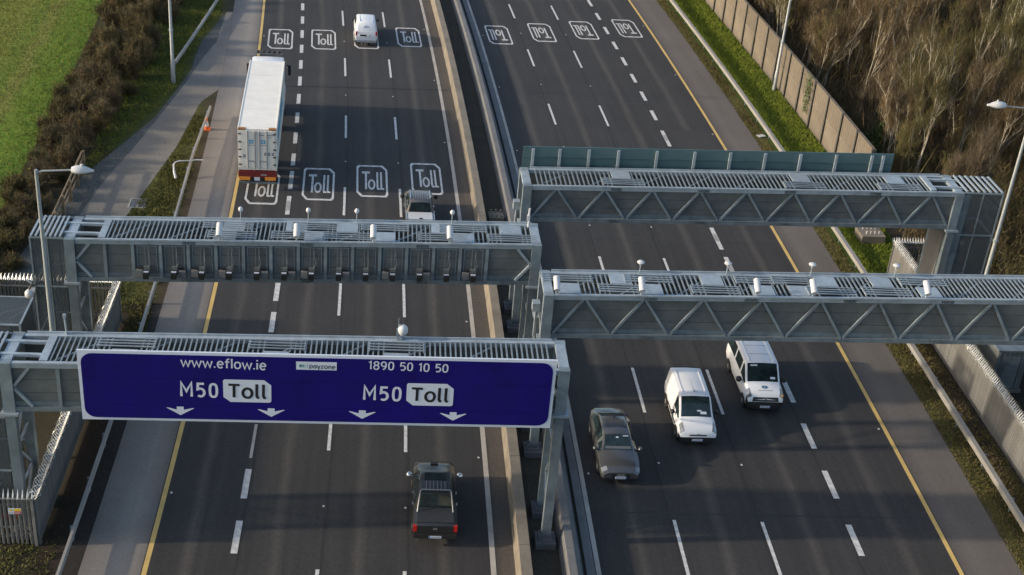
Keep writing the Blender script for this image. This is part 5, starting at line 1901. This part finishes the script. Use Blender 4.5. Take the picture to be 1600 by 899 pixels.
tag(stuff('grass', 90000, 66, 125, -42, -23.0, [FIELDG], 0, .05, .16, .02, 1.2, 8), 'short bright grass of the field at the left', 'grass')
tag(stuff('grass', 6000, 36, 42.3, -18.5, -13.6, [GRASSO, SCRUBG], 60, .12, .15, .025, .9, 9), 'dull grass below the left palisade fence', 'grass')


# ------------------------------------------------------------------ hedge at the left: shrubs one by one
def shrub_template(seed, h, w_, mats, n):
    r_ = np.random.RandomState(seed)
    b = MB()
    P, Dv, Ln = [], [], []
    for k in range(16):
        an, tl = r_.uniform(0, 2 * math.pi), r_.uniform(.1, 1.0)
        d = Vector((math.cos(an) * tl * w_ / h, math.sin(an) * tl * w_ / h, 1)).normalized()
        L = h * r_.uniform(.6, 1.0)
        p = [Vector((r_.normal(0, .12), r_.normal(0, .12), -.05))]
        for q in range(3):
            d = (d + Vector(r_.normal(0, .14, 3))).normalized()
            p.append(p[-1] + d * L / 3)
        b.tube(p, [.03, .022, .014, .006], 4, False)
        for q in range(n // 16):
            f = r_.uniform(.2, 1.0) * 3
            i = min(2, int(f))
            pp = p[i].lerp(p[i + 1], f - i) + Vector(r_.normal(0, .25, 3)) * w_ * .45
            P.append((pp.x, pp.y, max(.02, pp.z)))
            dd = d + Vector(r_.normal(0, .75, 3))
            Dv.append(tuple(dd))
            Ln.append(r_.uniform(.2, .6))
    return b.mesh('stem', BARKB), slivers('crown', P, Dv, Ln, .017, mats, seed)


ST = [shrub_template(31, 2.3, 1.3, [TWIG3, TWIG1, TWIG3, SCRUBG], 2400), shrub_template(32, 1.8, 1.4, [TWIG1, SCRUB], 2400), shrub_template(33, 2.8, 1.2, [TWIG2, TWIG1], 2600),
      shrub_template(34, 1.3, 1.3, [SCRUBG, SCRUB, TWIG1], 2000)]
SLB = ['dark purple brown bare shrub', 'brown twiggy hedge shrub', 'tall yellowish brown shrub', 'low olive bramble bush']
r = random.Random(4)
pl = []
tries = 0
while len(pl) < 150 and tries < 5000:
    tries += 1
    s_ = r.uniform(58, 135)
    right = lerp_tab([(58, -20.8), (70, -20.4), (75.3, -20.2), (83, -19.6), (87, -18.9), (92, -18.1), (96, -17.6), (115, -16.9), (140, -16.6)], s_)
    u_ = r.uniform(-23.0, right - .2)
    if any((s_ - a_) ** 2 + (u_ - b_) ** 2 < .95 ** 2 for a_, b_ in pl):
        continue
    pl.append((s_, u_))
    edge = u_ < -22
    k = 3 if edge else (r.choice((0, 0, 1, 3)) if s_ < 92 else r.choice((0, 1, 2, 1)))
    if s_ > 98 and s_ < 110 and u_ > -20 and r.random() < .6:
        k = 2
    sc2 = r.uniform(.65, 1.1) * (.75 if edge or s_ < 80 else 1.0)
    zone = 'by the timber rail fence' if s_ < 80 else ('left of the grass below the far lamp post' if s_ < 97 else 'at the top left of the hedge')
    if edge:
        zone = 'on the field edge ' + ('low down on the left' if s_ < 85 else 'near the top')
    t = thing('hedge_shrub', SLB[k] + ' ' + zone, 'shrub', R(s_, u_, 0), r.uniform(0, 6.28), '%s hedge shrubs %s' % ('purple brown,brown,yellowish,olive'.split(',')[k], zone))
    t.scale = (sc2, sc2, sc2 * r.uniform(.8, 1.2))
    put('stem', ST[k][0], t)
    put('crown', ST[k][1], t)

b = MB()
r_ = np.random.RandomState(77)
P = []
for k in range(5200):
    v3 = r_.normal(0, 1, 3)
    v3 /= np.linalg.norm(v3)
    q = r_.uniform(.55, 1.0) * (1 + .25 * math.sin(5 * v3[0] + 3) * math.cos(4 * v3[1]))
    P.append((v3[0] * 1.5 * q, v3[1] * 1.4 * q, max(.05, 1.3 + v3[2] * 1.3 * q)))
t = thing('evergreen_bush', 'dark evergreen bush beside the end of the teal sign back', 'bush', R(84.5, 34.6, 0), .4)
put('crown', slivers('crown', P, np.array(P) + r_.normal(0, 1, (len(P), 3)) + np.array([0, 0, -.6]), r_.uniform(.12, .3, len(P)), .05, [IVY], 5), t)
MB().tube([(0, 0, -.05), (.05, 0, .8), (0, .1, 1.6)], [.08, .06, .03], 6).obj('stem', BARKB, t)
